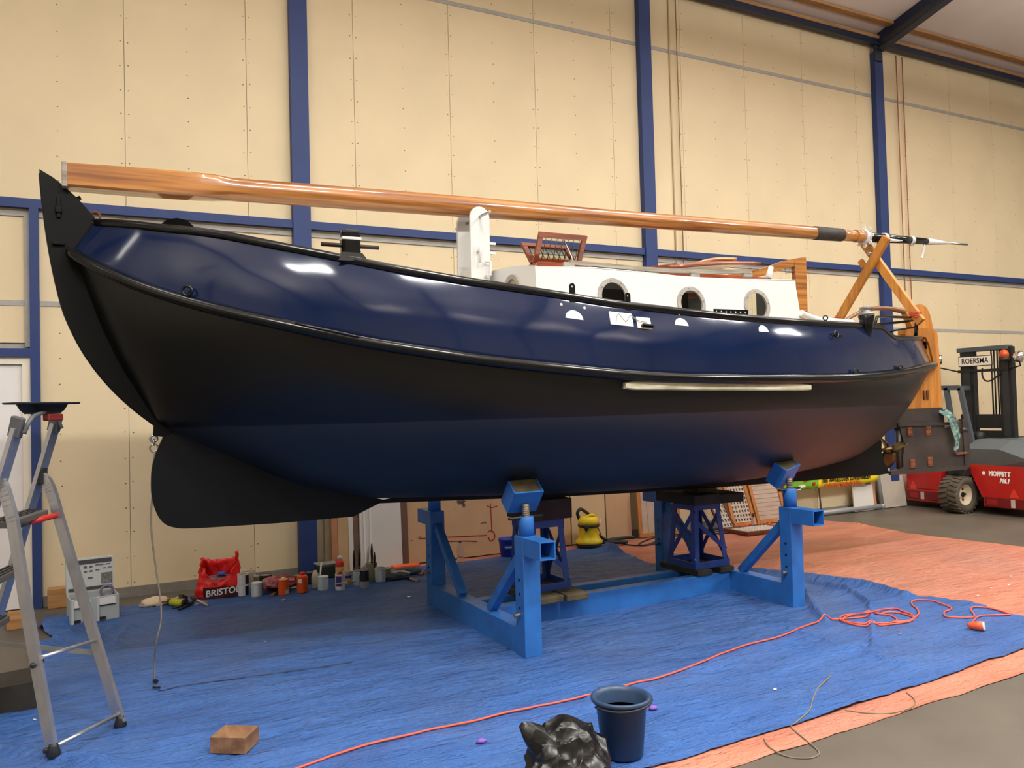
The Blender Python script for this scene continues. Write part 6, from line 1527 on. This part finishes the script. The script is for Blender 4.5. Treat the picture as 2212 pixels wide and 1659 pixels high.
# pipe frame with banner
M_pipe = mat('grey_pipe', (160, 162, 162), .45, .3); yp = 8.98
pf = thing('pipe_frame', 'grey pipe frame standing upright against the wall behind the banner', 'frame', (10.2, yp, .0))
px0, px1 = 9.25, 11.28
g = MB(); g.tube([(px0, yp, .05), (px1, yp, .05)], .042, 12); g.build('bottom_pipe', M_pipe, pf)
for x, tl in ((px0, -.06), (px1, -.08)): g = MB(); g.tube([(x, yp, .05), (x+tl, yp+.06, 1.1)], .038, 12); g.build('side_pipe', M_pipe, pf)
g = MB(); g.tube([(px0-.06, yp+.06, 1.1), (px1-.08, yp+.06, 1.1)], .038, 12); g.build('top_pipe', M_pipe, pf)
for x in (px0, px1): g = MB(); g.ball((x, yp, .05), .052, 10); g.build('pipe_elbow', M_pipe, pf)
g = MB(); g.tube([(9.95, yp+.03, .05), (9.90, yp+.08, 1.05)], .012, 8); g.build('thin_strut', M_b4, pf)
yb_ = 8.90
def bp(px, py, dy=0): q = at(px, py, yb_+dy); return q
ban = thing('banner', 'yellow and green cloth banner with black and red lettering hung on the pipe frame', 'banner', (10.2, yb_, .4))
M_ybn = mat('yellow_banner', (240, 214, 40), .55, bump=(6, .15, 3, .02)); M_gbn = mat('green_banner', (120, 186, 52), .55, bump=(6, .15, 3, .02))
def cloth(xa, xb, zb_fn, zt, n=24, m_=6, wv=.010): return [[Vector((xa+(xb-xa)*i/n, yb_+wv*math.sin(i*.9+j*.5), zb_fn(i/n)*(1-j/m_)+zt*(1-.0)*(j/m_))) for i in range(n+1)] for j in range(m_+1)]
sp_ = bp(1768, 1050)
lo0, lo1, lo2 = bp(1693, 1063).z, bp(1768, 1054).z, bp(1896, 1040).z
g = MB(); g.grid(cloth(sp_.x, bp(1898, 1040).x, lambda t_: lo1+(lo2-lo1)*t_+.05*max(0, t_-.75), .86), True); g.build('yellow_cloth', M_ybn, ban, solid=.002)
g = MB(); g.grid(cloth(bp(1693, 1060).x, sp_.x, lambda t_: lo0+(lo1-lo0)*t_, .86), True); g.build('green_cloth', M_gbn, ban, solid=.002)
zl1, zl2 = bp(1820, 1035).z, bp(1820, 1046).z
xm = (sp_.x+bp(1880, 1035).x)/2
lettering('lettering', 'NIET AANGESLOTEN ZONNEPANELEN', .098, frame((xm+.03, yb_-.016, zl1+.005), (1, 0, .0), (0, 0, 1)), M_tinb, ban, .001, 0, .62, .003)
lettering('lettering', 'SCHENDING MENSENRECHTEN', .085, frame((xm-.06, yb_-.016, zl2-.0), (1, 0, .0), (0, 0, 1)), mat('red_print', (196, 70, 40), .5), ban, .001, 0, .66, .002)
for k, (u, v, w_, h_) in enumerate([(.25, .60, .10, .03), (.50, .50, .14, .04), (.62, .58, .10, .02), (.78, .66, .12, .03), (.4, .46, .1, .02), (.85, .52, .06, .05), (.3, .70, .12, .02)]):
    x = bp(1693, 1060).x+u*(sp_.x-bp(1693, 1060).x); g = MB(); g.obox((x, yb_-.014, v), (1, 0, .1), (0, 0, 1), (0, 1, 0), w_/2, h_/2, .001); g.build('printed_figure', [M_tinb, M_flake, M_redp][k % 3], ban)
# panels inside and beside the pipe frame
lean('leaning_sheet', at(1846, 1075, 8.95).x, at(1889, 1075, 8.95).x, .42, .02, .12, M_b5, 'small off white panel standing inside the pipe frame', 8.99, 'panel')
lean('leaning_board', at(1888, 1075, 8.98).x, at(1895, 1075, 8.98).x, .6, .015, .10, M_b2, 'thin orange brown lath standing beside the small white panel')
lean('leaning_sheet', at(1905, 1080, 9.0).x, at(1956, 1080, 9.0).x, .8, .02, .10, mat('grey_sheet', (180, 172, 156), .6, var=(3, .12)), 'grey beige sheet leaning on the wall beside the pipe frame', None, 'panel')

# rag draped on the rudder
M_rag = mat('green_patterned_rag', (128, 164, 152), .85, var=(28, .6, 4), c2=(34, 58, 58))
rg = [(2033, 899, .10, .03, .02), (2045, 903, .09, .045, .03), (2060, 900, .07, .045, .03), (2058, 922, .06, .05, .05), (2064, 945, .045, .05, .06), (2060, 965, .035, .045, .05)]
t0 = thing('draped_rag', 'green patterned rag draped over the dark rudder blade', 'rag', at(2060, 970, YC-.08))
rows = []
path = [(2042, 896, .10), (2048, 905, .13), (2054, 915, .12), (2059, 928, .10), (2062, 942, .075), (2062, 955, .06), (2060, 966, .06), (2059, 976, .055)]
for i, (x, y, wd) in enumerate(path):
    c = at(x, y, YC-.07); rows.append([c+Vector((wd*(u/6-.5)*1.4, -.035*abs(math.sin(u*1.7+i*1.1))-.01, .03*math.sin(u*1.3+i))) for u in range(7)])
c = at(2042, 896, YC); rows.insert(0, [Vector((p.x-.02, YC+.07, p.z-.01+.0)) for p in rows[0]]); rows.insert(1, [Vector((p.x-.01, YC, p.z+.06)) for p in rows[1]])
g = MB(); g.grid(rows, True); ob = g.build('rag_cloth', M_rag, t0, solid=.006)
md = ob.modifiers.new('sub', 'SUBSURF'); md.levels = 1; md.render_levels = 2

# ================================================================ forklift
M_red = mat('red_truck_paint', (176, 28, 26), .3, var=(2, .1), coat=.3); M_dred = mat('dark_red_light', (110, 22, 24), .3); M_hood = mat('grey_hood', (92, 98, 100), .45, var=(3, .08)); M_dk = mat('dark_machine_metal', (30, 31, 32), .5, var=(5, .3)); M_cage = mat('slate_cage', (74, 82, 88), .45); M_tyre = mat('tyre_rubber', (88, 80, 68), .85, var=(7, .35)); M_rim = mat('cream_rim', (206, 190, 158), .5, var=(6, .2)); M_chrome = mat('chrome', (220, 220, 220), .12, 1.0); M_beacon = mat('orange_beacon', (214, 92, 36), .25, trans=.2)
FKX = 11.9
fk = thing('forklift', 'red truck-mounted forklift with black mast parked by the wall', 'forklift', (13.0, 7.95, 0))
g = MB(); g.box((FKX, 8.36, .30), (14.6, 8.98, .62), .012); g.box((FKX, 8.36, .10), (FKX+.5, 8.98, .299), .008); bl_ = g.build('side_box', M_red, fk)
g = MB(); g.prism([(7.92, .74), (6.75, .74), (6.75, .26), (7.70, .26)], 'x', FKX, 14.6); br_ = g.build('side_box', M_red, fk)
for nm, par, y0, y1 in (('tail_panel', bl_, 8.42, 8.96), ('tail_panel', br_, 6.8, 7.66)):
    g = MB(); g.box((FKX-.012, y0, .13), (FKX, y1, .27), .004); tp = g.build(nm, M_dred, par)
    g = MB(); g.box((FKX-.018, (y0+y1)/2-.03, .14), (FKX-.012, (y0+y1)/2+.03, .26)); g.build('clear_lamp', mat('clear_lamp', (190, 170, 160), .3), tp)
    g = MB(); g.box((FKX-.018, y1-.20, .16), (FKX-.012, y1-.04, .24)); g.build('red_lamp', mat('lamp_red', (150, 30, 28), .2), tp)
    cy_ = y1-.10 if par is bl_ else y0+.42
    g = MB(); g.prism([(cy_-.07, .285), (cy_+.07, .285), (cy_, .42)], 'x', FKX-.006, FKX); g.build('warning_triangle', mat('triangle_red', (206, 60, 40), .3), par)
g = MB(); g.box((FKX, 6.75, .12), (FKX+.4, 7.68, .259), .006); g.build('bumper', M_red, br_)
ax_ = Vector((0, -1, 0))
lettering('lettering', 'MOFFETT', .095, frame((FKX-.004, 7.42, .62), (0, -1, 0), (0, 0, 1)), M_flake, br_, .001, 0, .8, .006)
lettering('lettering', 'M4.1', .09, frame((FKX-.004, 7.35, .52), (0, -1, 0), (0, 0, 1)), M_flake, br_, .001, .3, .8, .006)
g = MB(); g.lathe([(.028, 0), (.028, .002)], (FKX-.004, 7.66, .625), 16, Matrix.Rotation(-math.pi/2, 4, 'Y')); g.build('round_emblem', M_flake, br_)
# hood
g = MB(); HY = [(7.98, 1.10, .70), (7.95, 1.11, .70), (7.42, 1.11, .74), (7.0, .97, .74), (6.6, .84, .74)]
rows = [[Vector((FKX+.08, y, zb)), Vector((FKX+.02, y, zt-.13)), Vector((FKX+.34, y, zt)), Vector((14.0, y, zt)), Vector((14.0, y, zb))] for y, zt, zb in HY]
g.grid(rows, False); g.build('engine_hood', M_hood, fk, solid=.01)
g = MB(); g.box((FKX+.1, 7.99, .3), (13.8, 8.35, .75), .01); g.build('chassis', M_dk, fk)
# rear wheel with lugs
wc = Vector((11.78, 8.0, .285)); WR, WW = .285, .15
MR = Matrix.Rotation(math.pi/2, 4, 'X')
wh = thing('w', None, None, wc); bpy.data.objects.remove(wh)
g = MB(); g.lathe([(.16, -WW*.8), (.2, -WW), (.25, -WW), (.268, -WW*.85), (.27, 0), (.268, WW*.85), (.25, WW), (.2, WW), (.16, WW*.8)], wc, 36, MR, cap=False); ty = g.build('tyre', M_tyre, fk)
for k in range(22):
    a = 2*math.pi*k/22; r_ = Vector((math.cos(a), 0, math.sin(a))); tg = Vector((-math.sin(a), 0, math.cos(a))); g = MB()
    for s in (-1, 1): g.obox(wc+r_*.272+Vector((0, s*.075, 0))+tg*(.018*s), (tg*.25+Vector((0, s, 0))), r_, (tg-Vector((0, s*.25, 0))), .072, .013, .02, .004)
    g.build('tyre_lug', M_tyre, ty)
g = MB(); g.lathe([(0, WW*.45), (.05, WW*.45), (.06, WW*.3), (.12, WW*.35), (.15, WW*.75), (.165, WW*.8), (.165, WW*.6), (.16, -WW*.7), (0, -WW*.7)], wc, 28, MR); rm_ = g.build('wheel_rim', M_rim, fk)
for k in range(5): a = 2*math.pi*k/5; g = MB(); g.ball(wc+Vector((.085*math.cos(a), -WW*.36, .085*math.sin(a))), .016, 8); g.build('wheel_nut', M_dk, rm_)
g = MB(); g.cyl(wc+Vector((0, -.08, 0)), wc+Vector((0, -.045, 0)), .04, n=14); g.build('wheel_hub', M_dk, rm_)
g = MB(); g.tube([wc+Vector((.0, .0, .29)), wc+Vector((.05, 0, .45)), wc+Vector((.4, 0, .5))], .07, 10); g.box((11.75, 7.86, .56), (12.6, 8.14, .70), .02); g.build('steering_yoke', M_dk, fk)
# front wheels
for y in (6.95, 8.80):
    c = Vector((14.2, y, .36)); g = MB(); g.lathe([(.2, -.13), (.3, -.14), (.35, -.12), (.36, 0), (.35, .12), (.3, .14), (.2, .13)], c, 32, MR, cap=False); fw_ = g.build('front_tyre', M_tyre, fk); g = MB(); g.lathe([(0, .1), (.19, .12), (.2, .1), (.2, -.1), (0, -.1)], c, 24, MR); g.build('front_rim', M_rim, fk)
# lift mast (seen behind the cab)
MX = 12.85
my = lambda px: atx(px, 850, MX).y
mzv = lambda py, px=2130: atx(px, py, MX).z
uprights = ((2077, 2105), (2160, 2188))
for a, b in uprights:
    y0, y1 = my(b), my(a); g = MB(); zt_ = mzv(752)
    g.box((MX, y0, .2), (MX+.10, y1, zt_)); mu = g.build('mast_upright', M_dk, fk)
    g = MB(); g.box((MX-.012, y0+.05, .3), (MX, y1-.05, zt_-.1)); g.build('channel_face', mat('dark_channel', (44, 46, 48), .45, var=(5, .3)), mu)
y0, y1 = my(2182), my(2072)
g = MB(); g.box((MX-.03, y0, mzv(758)), (MX+.13, y1, mzv(748)), .01); g.build('mast_crosshead', M_cage, fk)
g = MB(); g.box((MX-.02, y0, mzv(803)), (MX+.05, y1, mzv(797)), .004); g.build('lamp_bar', M_dk, fk)
for a, b in ((925, 895), (945, 930)): g = MB(); g.box((MX+.01, y0, mzv(a)), (MX+.09, y1, mzv(b)), .01); g.build('mast_crossmember', M_dk, fk)
for px in (2142, 2148, 2155): g = MB(); g.cyl((MX+.03, my(px), mzv(900)), (MX+.03, my(px), mzv(758)), .012, n=8); g.build('hydraulic_line', M_dk, fk)
g = MB(); g.tube(smooth_path([(MX-.02, my(2126), mzv(795)), (MX-.03, my(2126), mzv(810)), (MX-.03, my(2132), mzv(822)), (MX-.03, my(2146), mzv(822)), (MX-.03, my(2165), mzv(808))], 5), .014, 8); g.build('hydraulic_hose', M_dk, fk)
# sign
c = atx(2107, 780, MX-.06); hw_ = (atx(2071, 780, MX-.06).y-atx(2144, 780, MX-.06).y)/2
hz_ = .085; g = MB(); g.box((MX-.075, c.y-hw_, c.z-hz_), (MX-.06, c.y+hw_, c.z+hz_), .004); sg = g.build('name_board', M_dk, fk)
g = MB(); g.box((MX-.079, c.y-hw_+.012, c.z-hz_+.012), (MX-.074, c.y+hw_-.012, c.z+hz_-.012)); g.build('board_face', mat('sign_cream', (226, 220, 208), .5), sg)
lettering('lettering', 'ROERSMA', .125, frame((MX-.081, c.y, c.z), (0, -1, 0), (0, 0, 1)), M_tinb, sg, .001, 0, .82, .0008)
# beacon and work lamps
c = atx(2169, 768, MX-.08); g = MB(); g.lathe([(.075, -.09), (.075, -.03)], c, 20); bb_ = g.build('beacon_base', M_dk, fk); g = MB(); g.lathe([(.07, -.03), (.068, .04), (.05, .08), (.0, .095)], c, 20); g.build('beacon_dome', M_beacon, bb_)
for px, py in ((2027, 777), (2201, 770)):
    c = atx(px, py, MX-.10); g = MB(); MM = Matrix.Rotation(math.radians(90), 4, 'Y') @ Matrix.Rotation(math.radians(40), 4, 'X'); g.lathe([(.0, -.09), (.05, -.075), (.085, -.03), (.095, .02), (.085, .04), (0, .05)], c, 22, MM); wl_ = g.build('work_lamp', M_chrome, fk)
    g = MB(); g.tube([c+Vector((0, 0, -.06)), c+Vector((.03, 0, -.14)), Vector((MX, y1 if px < 2100 else y0, mzv(800)))], .012, 8); g.build('lamp_arm', M_dk, wl_)
# overhead guard / cab cage
CXX = 12.35
cp = lambda px, py: atx(px, py, CXX)
def cbar(pts, r=.035):
    g = MB()
    for a, b in zip(pts[:-1], pts[1:]): g.beam(a, b+(b-a).normalized()*r*.5, r*1.6, r*2)
    return g.build('cage_bar', M_cage, fk)
cbar([cp(2010, 838), cp(2074, 838), cp(2102, 962)]); cbar([cp(2044, 838), cp(2056, 912)]); cbar([cp(2010, 838), cp(2000, 960)])
off = Vector((.7, .25, 0)); cbar([cp(2074, 838), cp(2074, 838)+off]); cbar([cp(2010, 838), cp(2010, 838)+Vector((.7, 0, 0))])
g = MB(); c = atx(2115, 945, 12.5); g.lathe([(.10, -.12), (.09, .05), (.07, .09), (0, .1)], (c.x, c.y, c.z), 18); g.build('air_filter', M_dk, fk)
g = MB(); yy0, yy1 = my(2188), my(2060); g.box((12.5, yy0, .75), (13.3, yy1+.1, 1.12), .02); g.build('engine_block', M_dk, fk)
